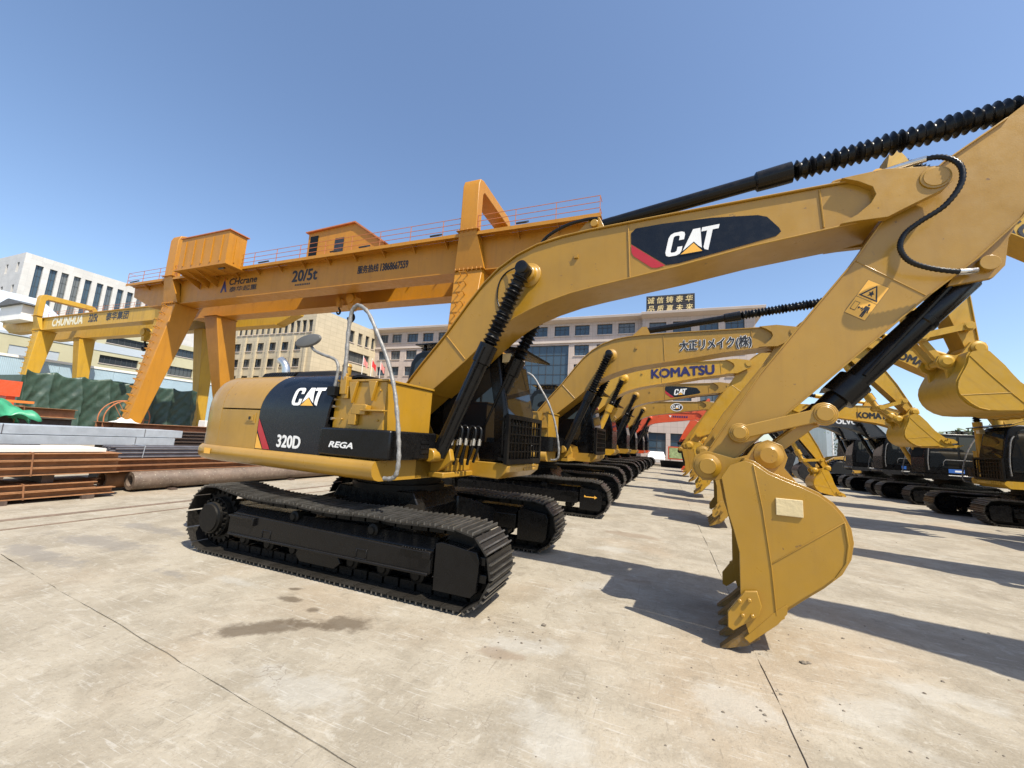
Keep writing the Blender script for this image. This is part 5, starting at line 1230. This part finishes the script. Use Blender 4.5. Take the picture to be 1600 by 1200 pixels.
# draped sheets
def drape(name, label, pts, m, cat, thick=.01, group=None):
    mb = MB(); rows = len(pts); cols = len(pts[0]); vs = [p for r_ in pts for p in r_]
    fs = [(i * cols + j, i * cols + j + 1, (i + 1) * cols + j + 1, (i + 1) * cols + j) for i in range(rows - 1) for j in range(cols - 1)]
    mb.add(vs, fs); o = obj(name, mb.mesh(name, m, 80)); s_ = o.modifiers.new('thick', 'SOLIDIFY'); s_.thickness = thick
    return tag(o, label, cat, group)
M_TARP = mat('dark_green_tarpaulin', (.030, .060, .042), .42, var=.25, scale=.8, dust=.2, dustcol=(.12, .15, .12))
M_TARPL = mat('light_green_sheet', (.05, .30, .16), .45, var=.15, scale=1.5)
rows = []
for i in range(31):
    v = i / 30; row = []
    for j in range(221):
        u = j / 220; y = 7.6 + u * 10.6; z = 4.5 - v * 4.45
        sag = .22 * abs(sin(u * pi * 7.3)) + .04 * sin(u * 47)
        q = abs(sin(u * pi * 7.3 + .35 * sin(v * 3 + u * 8))); q2 = abs(sin(u * 29 + v * 4.5 + 2 * sin(u * 11))); q3 = abs(sin(u * 17 - v * 6 + 1.5 * sin(v * 7))); x = -36.5 + .42 * (1 - q ** .55) * (.3 + .7 * v) + .22 * (1 - q2 ** .6) * v + .10 * (1 - q3 ** .5) * (1 - v) + .02 * sin(u * 97 + v * 31) + rnd(-.008, .008)
        row.append((x, y + .15 * sin(v * 5 + u * 25) * v, z - sag * (1 - v) + .05 * sin(u * 20)))
    rows.append(row)
drape('tarpaulin_wall', 'dark green tarpaulin hung in folds behind the steel stacks', rows, M_TARP, 'tarpaulin')
mb = MB(); mb.prism([(7.8, 0), (7.8, 4.15), (12.9, 4.5), (18.1, 4.15), (18.1, 0)], -41.2, -37.4, 'x'); tag(obj('covered_shed', mb.mesh('covered_shed', M_TARP, 0)), 'low shed covered by the dark green tarpaulin', 'shed')
rows = []
for i in range(31):
    v = i / 30 * 2 - 1; row = []
    for j in range(61):
        u = j / 60 * 2 - 1; x = -13.0 + v * .9; y = -1.1 + u * 1.45
        z = 2.05 - .62 * max(abs(u), abs(v)) ** 2.2 - .22 * u + .16 * abs(sin(u * 5 + v * 4)) ** .6 + .10 * abs(sin(v * 9 + u * 7)) ** .6 + .06 * abs(sin(u * 14 - v * 6)) ** .7
        row.append((x + .1 * sin(u * 7), y + .08 * sin(v * 9), max(1.55 - .32 * max(0, u), z)))
    rows.append(row)
drape('green_sheet', 'bright light green plastic sheet heaped over the stacked steel', rows, M_TARPL, 'plastic sheet')
# red cable reel and clutter near the crane leg
mb = MB(); n = 32
for x in (-31.3, -30.6):
    P = [(x, 10.8 + 1.25 * cos(2 * pi * k / n), 1.55 + 1.25 * sin(2 * pi * k / n)) for k in range(n + 1)]; mb.tube(P, .035, 6, False)
    for k in range(3): a = pi * k / 1.5; mb.cyl((x, 10.8, 1.55), (x, 10.8 + 1.25 * cos(a), 1.55 + 1.25 * sin(a)), .02, 6)
mb.cyl((-31.3, 10.8, 1.55), (-30.6, 10.8, 1.55), .12, 14); mb.box(-31.4, -30.5, 10.0, 11.6, 0, .29)
tag(obj('cable_reel', mb.mesh('cable_reel', M_RAIL, 40)), 'red hooped cable reel standing at the foot of the orange crane leg', 'cable reel')
mb = MB(); mb.box(-20.4, -19.8, 9.2, 9.9, 1.2, 1.75); tag(obj('white_box', mb.mesh('white_box', M_WHS, 0), None, None, .03), 'small white box on the steel by the cable reel', 'box')
mb = MB(); mb.box(-20.5, -19.7, 8.9, 10.1, 0, 1.195); tag(obj('steel_pallet_stack', mb.mesh('steel_pallet_stack', M_RUST, 0), None, None, .02), 'rusty stack carrying the small white box', 'steel stack')
mb = MB(); mb.box(-20.0, -19.5, 10.25, 11.2, .9, 1.35); mb.box(-20.0, -19.5, 10.25, 11.2, 0, .895); tag(obj('red_bin', mb.mesh('red_bin', M_ORX, 0)), 'red metal bin beside the small white box', 'bin')
for i, y in enumerate((14.9, 15.5, 16.05)):
    mb = MB(); mb.box(-27.4, -26.8, y, y + .45, 0, 2.05 + .1 * i); tag(obj('orange_post', mb.mesh('orange_post', M_ORY, 0), None, None, .03), ('leftmost', 'middle', 'rightmost')[i] + ' of three short orange steel posts by the yellow crane leg', 'post', 'orange posts by the crane leg')
mb = MB(); mb.box(-27.6, -26.0, -.6, 4.3, 2.35, 3.1); mb.box(-27.5, -26.1, 1.4, 1.6, 0, 2.349); mb.box(-27.5, -26.1, 3.9, 4.2, 0, 2.349)
tag(obj('orange_container', mb.mesh('orange_container', M_ORX, 0)), 'orange red steel box on legs at the left edge', 'steel box')
for z in (1.2, 1.7):
    mb = MB(); mb.box(-25.8, -25.6, .0, 4.7, z + .35, z + .47); tag(obj('orange_guard_rail', mb.mesh('orange_guard_rail', M_ORY, 0)), 'orange guard rail below the orange steel box, %s of two' % ('lower' if z < 1.5 else 'upper'), 'guard rail')
rows = []
for i in range(9):
    v = i / 8 * 2 - 1; rows.append([(-13.9 + v * .3, 3.0 + (j / 12 * 2 - 1) * .32, 1.48 + .32 * (1 - v * v) * (1 - (j / 12 * 2 - 1) ** 2) * .45 * (1 + .35 * sin(j * 1.1 + i * .9))) for j in range(13)])
drape('white_plastic_wrap', 'crumpled white plastic wrap lying on the rusty beams', rows, M_WHS, 'plastic wrap')
# ------------------------------------------------------------------ buildings
def tilemat(name, col, mortar, sx, sz, rough=.6, var=.06):
    m, n, l, b = nodes_of(name); g = N(n, 'ShaderNodeNewGeometry')
    sp = N(n, 'ShaderNodeSeparateXYZ'); l.new(g.outputs['Position'], sp.inputs[0])
    ad = N(n, 'ShaderNodeMath', operation='ADD'); l.new(sp.outputs[0], ad.inputs[0]); l.new(sp.outputs[1], ad.inputs[1])
    cb = N(n, 'ShaderNodeCombineXYZ'); l.new(ad.outputs[0], cb.inputs[0]); l.new(sp.outputs[2], cb.inputs[1])
    br = N(n, 'ShaderNodeTexBrick', i_Scale=1.0); br.offset = 0.0; br.inputs['Brick Width'].default_value = sx; br.inputs['Row Height'].default_value = sz; br.inputs['Mortar Size'].default_value = .018; br.inputs['Mortar Smooth'].default_value = .2
    br.inputs['Color1'].default_value = (*col, 1); br.inputs['Color2'].default_value = (*[c * (1 - var * 1.6) for c in col], 1); br.inputs['Mortar'].default_value = (*mortar, 1); br.inputs['Bias'].default_value = -.3
    l.new(cb.outputs[0], br.inputs['Vector'])
    no = N(n, 'ShaderNodeTexNoise', i_Scale=.5, i_Detail=4.0, i_Roughness=.7); l.new(g.outputs['Position'], no.inputs['Vector'])
    mr = N(n, 'ShaderNodeMapRange'); mr.inputs['From Min'].default_value = .3; mr.inputs['From Max'].default_value = .7; mr.inputs['To Min'].default_value = 1 - var * 1.5; mr.inputs['To Max'].default_value = 1 + var; l.new(no.outputs[0], mr.inputs[0])
    mx = N(n, 'ShaderNodeMix', data_type='RGBA', blend_type='MULTIPLY'); mx.inputs[0].default_value = 1; l.new(br.outputs[0], mx.inputs[6]); l.new(mr.outputs[0], mx.inputs[7])
    l.new(mx.outputs[2], b.inputs['Base Color']); b.inputs['Roughness'].default_value = rough
    return m
M_BEIGE = tilemat('cream_tile_cladding', (.50, .425, .295), (.35, .29, .195), 1.1, .62)
M_PINK = tilemat('pink_tile_cladding', (.475, .395, .345), (.33, .27, .23), .72, .72)
M_PINKC = mat('pale_cornice', (.52, .445, .39), .7, var=.06, scale=.5)
M_WHB = tilemat('white_panel_cladding', (.52, .51, .49), (.40, .40, .40), 1.6, 1.2)
M_WING = glassmat('window_glass', (.030, .038, .046), 0.0, .06)
M_WINB = glassmat('window_glass_blue', (.045, .075, .105), 0.0, .05)
M_FRM = mat('dark_window_frame', (.05, .055, .06), .5, var=.1)
M_CREAMW = mat('cream_wall', (.46, .43, .285), .75, var=.08, scale=.3)
M_GREYB = mat('grey_blue_metal_roof', (.44, .49, .54), .5, var=.08, scale=.15)
M_SILL = mat('grey_sill', (.30, .29, .28), .7, var=.1)
def corr(name, col, pitch):
    m, n, l, b = nodes_of(name); g = N(n, 'ShaderNodeNewGeometry'); wv = N(n, 'ShaderNodeTexWave', i_Scale=1.0 / pitch * .5); wv.bands_direction = 'Y'
    l.new(g.outputs['Position'], wv.inputs['Vector']); bp = N(n, 'ShaderNodeBump', i_Strength=.3, i_Distance=.05); l.new(wv.outputs[1], bp.inputs['Height']); l.new(bp.outputs[0], b.inputs['Normal'])
    no = N(n, 'ShaderNodeTexNoise', i_Scale=.4, i_Detail=6.0); l.new(g.outputs['Position'], no.inputs['Vector'])
    mr = N(n, 'ShaderNodeMapRange'); mr.inputs['To Min'].default_value = .8; mr.inputs['To Max'].default_value = 1.2; l.new(no.outputs[0], mr.inputs[0])
    mx = N(n, 'ShaderNodeMix', data_type='RGBA', blend_type='MULTIPLY'); mx.inputs[0].default_value = 1; mx.inputs[6].default_value = (*col, 1); l.new(mr.outputs[0], mx.inputs[7]); l.new(mx.outputs[2], b.inputs['Base Color']); b.inputs['Roughness'].default_value = .5
    return m
M_CORR = corr('light_blue_corrugated', (.34, .46, .55), .25)

def facade(root, O, U, W, z0, z1, wins, m, depth=.28, wm=None, bars=(1, 1), sill=True, thick=.4, nm='wall'):
    """wall with real openings. O (x,y) start, U unit vector along the wall; outward normal is U turned -90 degrees. wins: (u0,u1,z0,z1)"""
    U = Vector((U[0], U[1], 0)); Nn = Vector((U.y, -U.x, 0)); P0 = Vector((O[0], O[1], 0)); wm = wm or M_WING
    P = lambda u, z, d=0: P0 + U * u + Vector((0, 0, z)) - Nn * d
    us = sorted(set([0, W] + [round(q, 3) for w_ in wins for q in w_[:2]])); zs = sorted(set([z0, z1] + [round(q, 3) for w_ in wins for q in w_[2:4]]))
    mb = MB()
    for i in range(len(us) - 1):
        for j in range(len(zs) - 1):
            cu, cz = (us[i] + us[i + 1]) / 2, (zs[j] + zs[j + 1]) / 2
            if any(w_[0] < cu < w_[1] and w_[2] < cz < w_[3] for w_ in wins): continue
            mb.add([P(us[i], zs[j]), P(us[i + 1], zs[j]), P(us[i + 1], zs[j + 1]), P(us[i], zs[j + 1])], [(0, 1, 2, 3)])
    for w_ in wins:
        c = [(w_[0], w_[2]), (w_[1], w_[2]), (w_[1], w_[3]), (w_[0], w_[3])]
        for k in range(4): a, b_ = c[k], c[(k + 1) % 4]; mb.add([P(*a), P(*b_), P(*b_, depth + .05), P(*a, depth + .05)], [(0, 1, 2, 3)])
    me = bpy.data.meshes.new(nm); me.from_pydata(mb.v, [], mb.f); me.materials.append(m)
    obj(nm, me, root, T(*(-root.location)))
    for w_ in wins:
        u0, u1, a0, a1 = w_[:4]; f = .06; mb = MB()
        def bar(ua, ub, za, zb): 
            q = [P(ua, za, depth - .05), P(ub, za, depth - .05), P(ub, zb, depth - .05), P(ua, zb, depth - .05)]; mb.loft([q, [v - Nn * .06 for v in q]])
        bar(u0, u1, a0, a0 + f); bar(u0, u1, a1 - f, a1); bar(u0, u0 + f, a0 + f, a1 - f); bar(u1 - f, u1, a0 + f, a1 - f)
        bx, bz = (w_[4] if len(w_) > 4 else bars)
        for k in range(1, bx + 1): u = u0 + (u1 - u0) * k / (bx + 1); bar(u - .03, u + .03, a0 + f, a1 - f)
        for k in range(1, bz + 1): z = a0 + (a1 - a0) * (k / (bz + 1) if bz > 1 else .66); bar(u0 + f, u1 - f, z - .025, z + .025)
        fr = obj('window', mb.mesh('window', M_FRM, 0), root, T(*(-root.location)))
        q = [P(u0, a0, depth), P(u1, a0, depth), P(u1, a1, depth), P(u0, a1, depth)]
        jt = Nn * rnd(-.004, .004); mb = MB(); mb.add([q[0] + jt, q[1] - jt, q[2] - jt, q[3] + jt], [(0, 1, 2, 3)]); obj('pane', mb.mesh('pane', wm, 0), fr)
        if sill:
            q = [P(u0 - .08, a0 - .10, -.10), P(u1 + .08, a0 - .10, -.10), P(u1 + .08, a0 - .002, -.10), P(u0 - .08, a0 - .002, -.10)]; mb = MB(); mb.loft([q, [v - Nn * .095 for v in q]]); obj('sill', mb.mesh('sill', M_PINKC, 0), fr)
def core_box(root, x0, x1, y0, y1, z0, z1, m, nm='core', inset_=.5):
    mb = MB(); mb.box(x0 + inset_, x1 - inset_, y0 + inset_, y1 - inset_, z0, z1); obj(nm, mb.mesh(nm, m, 0), root, T(*(-root.location)))
# pink office building (front y=45.5)
PB = tag(empty('office_building', (-13, 45.5, 0)), 'pink tiled office building with blue glass bay and black rooftop sign', 'building'); OP = T(13, -45.5, 0)
cols = [(-39.7, -38.1), (-37.3, -35.5), (-34.4, -32.4), (-31.5, -29.6), (-28.7, -26.7), (-25.8, -23.9), (-22.9, -21.0), (-20.0, -18.0), (-17.0, -15.2), (-13.55, -11.35), (-10.35, -8.3), (-7.55, -5.6), (-4.6, -2.65), (-1.9, .15)]
cols2 = [(1.9, 3.85), (4.6, 6.6), (7.5, 9.5), (10.2, 12.15)]
wins = []
for a_, b_ in cols:
    for (za, zb) in ((16.05, 17.45), (13.3, 14.75), (10.7, 12.15), (7.6, 9.2), (4.4, 6.2)):
        if -14.6 < a_ < -8.2 and za < 16: continue
        wins.append((a_ + 40.7, b_ + 40.7, za, zb, (2, 1)))
wins.append((-14.5 + 40.7, -8.3 + 40.7, 4.2, 14.8, (5, 7)))
wins += [(a_ + 40.7, b_ + 40.7, .9, 3.3, (2, 1)) for a_, b_ in cols if not (-14.6 < a_ < -8.2)]
facade(PB, (-40.7, 45.5), (1, 0), 41.8, 0, 17.75, wins, M_PINK, wm=M_WINB, bars=(2, 1))
wins = [(a_ - 1.1, b_ - 1.1, za, zb, (2, 1)) for a_, b_ in cols2 for (za, zb) in ((15.7, 17.05), (13.0, 14.45), (10.3, 11.8), (7.4, 9.0))]
wins += [(.8, 2.75, 1.0, 3.6, (1, 2)), (3.25, 5.1, 1.0, 3.6, (1, 2)), (6.4, 8.4, 1.0, 3.6, (1, 2)), (9.1, 11.0, 1.0, 3.6, (1, 2))]
facade(PB, (1.1, 44.6), (1, 0), 12.1, 0, 17.6, wins, M_PINK, wm=M_WINB)
facade(PB, (13.2, 44.6), (0, 1), 14, 0, 17.6, [(2, 4, 15.7, 17.05), (6, 8, 15.7, 17.05), (2, 4, 13, 14.45), (6, 8, 13, 14.45)], M_PINK, wm=M_WINB)
mb = MB(); mb.box(1.098, 1.102, 44.6, 45.5, 0, 17.6); mb.box(-40.5, 13.0, 46.2, 58.4, 0, 17.5); obj('core', mb.mesh('core', M_SILL, 0), PB, OP)
def cornice(x0, x1, y, z):
    mb = MB(); mb.prism([(y + .5, z), (y - .05, z), (y - .35, z + .12), (y - .95, z + .28), (y - 1.0, z + .55), (y - .9, z + .60), (y + 12.5, z + .60), (y + 12.5, z)], x0, x1, 'x'); obj('cornice', mb.mesh('cornice', M_PINKC, 30), PB, OP)
cornice(-41.3, 1.0, 45.5, 17.752); cornice(1.002, 14.1, 44.6, 17.602)
mb = MB(); mb.box(-40.6, 1.0, 45.32, 45.497, 15.05, 15.35); mb.box(1.2, 13.1, 44.42, 44.597, 14.8, 15.1); obj('string_course', mb.mesh('string_course', M_PINKC, 0), PB, OP)
for i, x in enumerate((-27.5, -24.5)):
    mb = MB(); mb.box(x, x + 4.5, 47, 50, 18.36, 18.62); obj('roof_hatch', mb.mesh('roof_hatch', M_SILL, 0), PB, OP)
SG = tag(empty('rooftop_sign', (4.3, 45.2, 18.3)), 'black rooftop sign board with two rows of cream Chinese characters', 'sign'); OS = T(-4.3, -45.2, -18.3)
M_GOLD = mat('gold_sign_lettering', (.58, .46, .22), .4, var=.1)
M_SIGN = mat('dark_sign_panel', (.030, .026, .028), .6, var=.3, scale=2)
mb = MB(); mb.box(1.5, 7.05, 45.1, 45.3, 18.32, 20.65); obj('board', mb.mesh('board', M_SIGN, 0), SG, OS)
for i in range(8):
    mb = MB(); z = 18.55 + i * .27; mb.box(1.5, 7.05, 45.06, 45.098, z, z + .03); obj('slat', mb.mesh('slat', M_FRM, 0), SG, OS)
for i in range(5):
    mb = MB(); x = 1.9 + i * 1.15; mb.cyl((x, 45.31, 20.2), (x, 46.6, 18.36), .05, 6); obj('strut', mb.mesh('strut', M_FRM, 0), SG, OS)
for j, row in enumerate(('诚信铸泰华', '品质赢未来')):
    for i, ch in enumerate(row): lettering(ch, M_GOLD, (1.66 + i * 1.09, 45.05, 19.62 - j * 1.10), (.80, 0, 0), (0, 0, .82), SG, .015, .12, M=OS)
# cream block with vertical windows
BB = tag(empty('office_building', (-48, 33.4, 0)), 'cream tiled four storey building with narrow top windows and a blank end wall', 'building'); OB = T(48, -33.4, 0)
wins = []
x = -40.9 - .85
k = 0
while x > -56.5:
    wins.append((x + 57.5, x + .80 + 57.5, 14.65, 16.38, (0, 1))); x -= 1.16
x = -44.45
while x > -57:
    wins += [(x + 57.5, x + 1.85 + 57.5, 12.2, 13.4, (1, 1)), (x + 57.5, x + 1.85 + 57.5, 9.85, 11.05, (1, 1)), (x + 57.5, x + 1.85 + 57.5, 7.3, 8.6, (1, 1)), (x + 57.5, x + 1.85 + 57.5, 4.4, 5.8, (1, 1))]; x -= 2.42
wins = [w_ for w_ in wins if w_[0] > .3]
facade(BB, (-57.5, 33.4), (1, 0), 17.1, 0, 18.0, wins, M_BEIGE, depth=.3)
facade(BB, (-40.4, 33.4), (0, 1), 12.2, 0, 18.0, [(6.3, 7.2, 14.9, 16.7, (0, 1)), (8.0, 8.9, 14.9, 16.7, (0, 1)), (9.6, 10.4, 14.9, 16.7, (0, 1)), (11.0, 11.7, 14.9, 16.7, (0, 1)), (6.0, 10.9, 12.0, 13.6, (4, 1)), (6.0, 10.9, 9.2, 10.8, (4, 1)), (6.0, 10.9, 6.4, 8.0, (4, 1))], M_BEIGE, depth=.3)
mb = MB(); mb.box(-57.5, -40.8, 34.0, 45.4, 0, 17.9); obj('core', mb.mesh('core', M_BEIGE, 0), BB, OB)
x = -41.75
while x > -57.3:
    mb = MB(); mb.box(x, x + .40, 33.16, 33.398, 0, 14.2); obj('pilaster', mb.mesh('pilaster', M_BEIGE, 0), BB, OB); x -= 2.42
# white tower far left
WB = tag(empty('office_tower', (-121, 45, 0)), 'tall white office building with vertical glass strips, far left', 'building'); OW = T(121, -45, 0)
wins = []
for y_ in (32.2, 34.3, 36.1, 38.1, 39.95, 42.0, 43.8, 45.8, 47.7, 49.7, 51.6): wins.append((y_ - 30.5, y_ - 29.35, 12, 32.6, (1, 8)))
facade(WB, (-121, 30.5), (0, 1), 42, 0, 34.6, wins, M_WHB, depth=.5, wm=M_WINB, sill=False)
facade(WB, (-150, 30.5), (1, 0), 29, 0, 34.6, [(x_, x_ + 1.1, z_, z_ + 2.2, (0, 1)) for x_ in (3, 9, 15, 21, 26) for z_ in (20.5, 25.5, 30.5)], M_WHB, depth=.4, sill=False)
mb = MB(); mb.box(-149.3, -121.7, 31.2, 71.8, 0, 34.5); obj('core', mb.mesh('core', M_WHB, 0), WB, OW)
mb = MB(); mb.box(-123, -122.4, 52, 56, 34.52, 35.3); mb.box(-124, -122.4, 58, 59, 34.52, 35.1); obj('roof_plant', mb.mesh('roof_plant', M_SILL, 0), WB, OW)
# factory hall
FB = tag(empty('factory_hall', (-80, 20, 0)), 'cream factory hall with strip windows and a grey blue roof, behind the yellow crane', 'building'); OF = T(80, -20, 0)
wins = [(19.3 + 20, 24.2 + 20, 9.0, 10.6, (5, 0)), (28.6 + 20, 33.6 + 20, 10.0, 11.3, (6, 0)), (38 + 20, 42 + 20, 9.8, 11.4, (5, 0)), (12 + 20, 17 + 20, 9.0, 10.6, (5, 0)), (38 + 20, 42 + 20, 13.4, 14.8, (5, 0)), (29 + 20, 34.6 + 20, 13.4, 14.6, (6, 0))]
facade(FB, (-80, -20), (0, 1), 47.5, 0, 12.0, [w_ for w_ in wins if w_[1] < 47.5], M_CREAMW, depth=.3)
facade(FB, (-80, 27.5), (0, 1), 18.5, 0, 15.6, [(w_[0] - 47.5, w_[1] - 47.5) + w_[2:] for w_ in wins if w_[0] > 47.5], M_CREAMW, depth=.3)
mb = MB(); mb.prism([(-80.0, 12.2), (-80.6, 12.6), (-100, 21.5), (-118, 21.5), (-118, 0), (-80.6, 0)], -20, 27.5); obj('roof', mb.mesh('roof', M_GREYB, 0), FB, OF)
mb = MB(); mb.box(-118, -80.5, 28, 45.5, 0, 15.5); obj('wing', mb.mesh('wing', M_CREAMW, 0), FB, OF)
mb = MB(); mb.box(-80.3, -79.9, -20, 27.45, 12.0, 12.35); mb.box(-80.0, -79.93, 27.6, 35, 11.9, 13.1); obj('fascia', mb.mesh('fascia', M_GREYB, 0), FB, OF)
CW = tag(empty('corrugated_fence', (-70, 20, 0)), 'light blue corrugated metal fence behind the tarpaulin and crane legs', 'fence'); OC2 = T(70, -20, 0)
for i in range(11):
    mb = MB(); mb.box(-70.1, -70, -12 + i * 5.5, -6.54 + i * 5.5, 0, 8.1); obj('panel', mb.mesh('panel', M_CORR, 0), CW, OC2)
mb = MB(); mb.box(-70.2, -69.9, -12, 48, 8.1, 8.4); obj('cap_rail', mb.mesh('cap_rail', M_WALL_W, 0), CW, OC2)
# flags in front of the cream building
M_FLAG = mat('red_flag_cloth', (.55, .03, .03), .7, var=.1); M_FLAGP = mat('pink_flag_cloth', (.62, .22, .20), .7, var=.1)
for i, (y, mm, lab) in enumerate(((38.2, M_FLAGP, 'pale red flag on a pole, left of the three flags'), (40.0, M_FLAG, 'red flag on a pole, middle of the three flags'), (41.9, M_FLAGP, 'pale red flag on a pole, right of the three flags'))):
    r = tag(empty('flag', (-36, y, 0)), lab, 'flag'); mb = MB(); mb.cyl((0, 0, 0), (0, 0, 12.3), .06, 8, .035); obj('pole', mb.mesh('pole', M_WALL_W, 40), r)
    mb = MB(); vs = []; fs = []
    for a_ in range(9):
        for b2 in range(6): u, v = a_ / 8, b2 / 5; vs.append((.1 * sin(u * 6), .05 + u * .95, 12.1 - v * .9 - u * .75 - .1 * sin(u * 5 + v)))
    for a_ in range(8):
        for b2 in range(5): q = a_ * 6 + b2; fs.append((q, q + 1, q + 7, q + 6))
    mb.add(vs, fs); obj('cloth', mb.mesh('cloth', mm, 60), r)
# far right: glass hall, street lamp, trees
M_GLH = tilemat('glass_hall_cladding', (.34, .40, .44), (.22, .26, .28), 1.5, 40, .25)
GB = tag(empty('glass_hall', (32, 62, 0)), 'pale grey glass clad hall far behind the loader', 'building'); mb = MB(); mb.box(-8, -.5, -2, 14, 0, 8.0); obj('wall', mb.mesh('wall', M_GLH, 0), GB)
mb = MB(); mb.box(-8.3, -.2, -2.3, 14.3, 8.0, 8.6); obj('roof', mb.mesh('roof', M_SILL, 0), GB)
SLM = tag(empty('street_lamp', (20.5, 47, 0)), 'grey street lamp with a curved arm and solar panel, far right', 'street lamp')
mb = MB(); mb.tube(smooth_path([(0, 0, 0), (0, 0, 4), (0, 0, 7.2), (.3, 0, 8.0), (1.1, 0, 8.5), (2.0, 0, 8.7)], 5), .08, 8); obj('pole', mb.mesh('pole', M_WALL_W, 50), SLM)
mb = MB(); mb.loft([[(1.9, -.12, 8.66), (1.9, .12, 8.66), (1.9, .12, 8.76), (1.9, -.12, 8.76)], [(3.1, -.2, 8.8), (3.1, .2, 8.8), (3.1, .2, 8.9), (3.1, -.2, 8.9)]]); obj('lamp_head', mb.mesh('lamp_head', M_GREY, 0), SLM)
mb = MB(); mb.cbox((0, 0, 0), (1.3, .9, .05), T(-.2, 0, 9.1) @ Matrix.Rotation(radians(-25), 4, 'X')); mb.cyl((0, 0, 7.2), (-.15, 0, 9.05), .04, 6); obj('solar_panel', mb.mesh('solar_panel', M_GREY, 0), SLM)
M_LEAF = mat('leaf_green', (.055, .085, .028), .6, var=.4, scale=1.5); M_BARK = mat('bark', (.10, .075, .05), .9, var=.3)
def tree(label, x, y, h, r_, n=2600, group=None, ls=1.0):
    t = tag(empty('tree', (x, y, 0)), label, 'tree', group); mb = MB()
    mb.tube([(0, 0, 0), (.05, .02, h * .3), (-.05, .05, h * .6), (0, 0, h * .85)], .1, 8, True, [.14, .11, .07, .03]); tips = []
    for k in range(9):
        a = k * 2.4; z = h * (.3 + .055 * k); q = Vector((cos(a) * r_ * .75, sin(a) * r_ * .75, z + h * .14)); mb.tube([(0, 0, z), q * .5 + Vector((0, 0, z * .5)), q], .03, 5, True, [.05, .03, .012]); tips.append(q)
    obj('trunk', mb.mesh('trunk', M_BARK, 50), t); mb = MB()
    for i in range(n):
        c = random.choice(tips) * rnd(.6, 1.1) + Vector((random.gauss(0, r_ * .22), random.gauss(0, r_ * .22), random.gauss(0, h * .07))); s = rnd(.07, .16) * ls
        u = Vector((rnd(-1, 1), rnd(-1, 1), rnd(-1, 1))).normalized(); v = u.orthogonal().normalized()
        mb.add([c - u * s, c + v * s * .5, c + u * s, c - v * s * .5], [(0, 1, 2, 3)])
    obj('crown', mb.mesh('crown', M_LEAF, 0), t)['kind'] = 'stuff'
tree('sparse young green tree in front of the glass hall', 22.3, 47.5, 6.2, 1.5, 1500)
for i, (x, y, h) in enumerate(((33, 49, 5.6), (37.5, 48, 6.0), (42, 46, 5.5), (47, 44, 5.9), (52, 42, 5.7))):
    tree(('leftmost', 'second from left', 'middle', 'fourth from left', 'rightmost')[i] + ' of the bushy green trees behind the black cabs on the right', x, y, h, 3.0, 4200, 'trees behind the right row', 2.3)
# white car, notice board and planter at the far end
CAR = tag(empty('parked_car', (2.9, 41.3, 0), radians(90)), 'white car parked at the far end beyond the orange excavators', 'car')
M_CARW = mat('white_car_paint', (.75, .75, .76), .25, var=.03, coat=.5)
mb = MB(); sec = [(-2.1, .30), (-2.15, .7), (-1.9, .95), (-1.3, 1.0), (-.8, 1.42), (.5, 1.45), (1.2, 1.0), (1.95, .85), (2.15, .6), (2.1, .3)]
mb.loft([[(x_, y_ * (1 if z_ < 1.05 else .84), z_) for x_, z_ in sec] for y_ in (-.86, -.80, .80, .86)]); obj('body', mb.mesh('body', M_CARW, 40), CAR, None, bevel=.05)
for y_ in (-1, 1):
    mb = MB(); mb.prism([(-1.15, 1.02), (-.72, 1.36), (.45, 1.38), (1.05, 1.02)], y_ * .74, y_ * .80); obj('side_window', mb.mesh('side_window', M_GLS, 0), CAR)
    for x_ in (-1.35, 1.35):
        mb = MB(); mb.lathe((x_, y_ * .65, .32), (x_, y_ * .88, .32), [(0, .2), (0, .31), (.19, .32), (.22, .28), (.22, .19), (.18, .17)], 20); obj('wheel', mb.mesh('wheel', M_RUB, 40), CAR)
NB = tag(empty('notice_board', (5.0, 39.5, 0)), 'red framed notice board with a green picture at the far end of the aisle', 'notice board')
mb = MB(); mb.box(-.95, .95, -.03, .03, .75, 2.05); obj('frame', mb.mesh('frame', M_ORX, 0), NB); mb = MB(); mb.box(-.84, .84, -.045, -.0305, .86, 1.94); obj('picture', mb.mesh('picture', mat('notice_print', (.30, .38, .18), .5, var=.5, scale=3), 0), NB)
for x_ in (-.75, .75): mb = MB(); mb.box(x_ - .04, x_ + .04, -.029, .029, 0, .745); obj('leg', mb.mesh('leg', M_FRM, 0), NB)
PL = tag(empty('planter', (4.7, 37.4, 0)), 'low black rectangular planter on the floor before the notice board', 'planter'); mb = MB(); mb.loft([[(-1.3, -.35, 0), (1.3, -.35, 0), (1.3, .35, 0), (-1.3, .35, 0)], [(-1.4, -.42, .62), (1.4, -.42, .62), (1.4, .42, .62), (-1.4, .42, .62)]]); obj('trough', mb.mesh('trough', M_BLKM, 0), PL); mb = MB(); mb.box(-1.3, 1.3, -.34, .34, .6205, .64); obj('soil', mb.mesh('soil', M_DIRT, 0), PL)
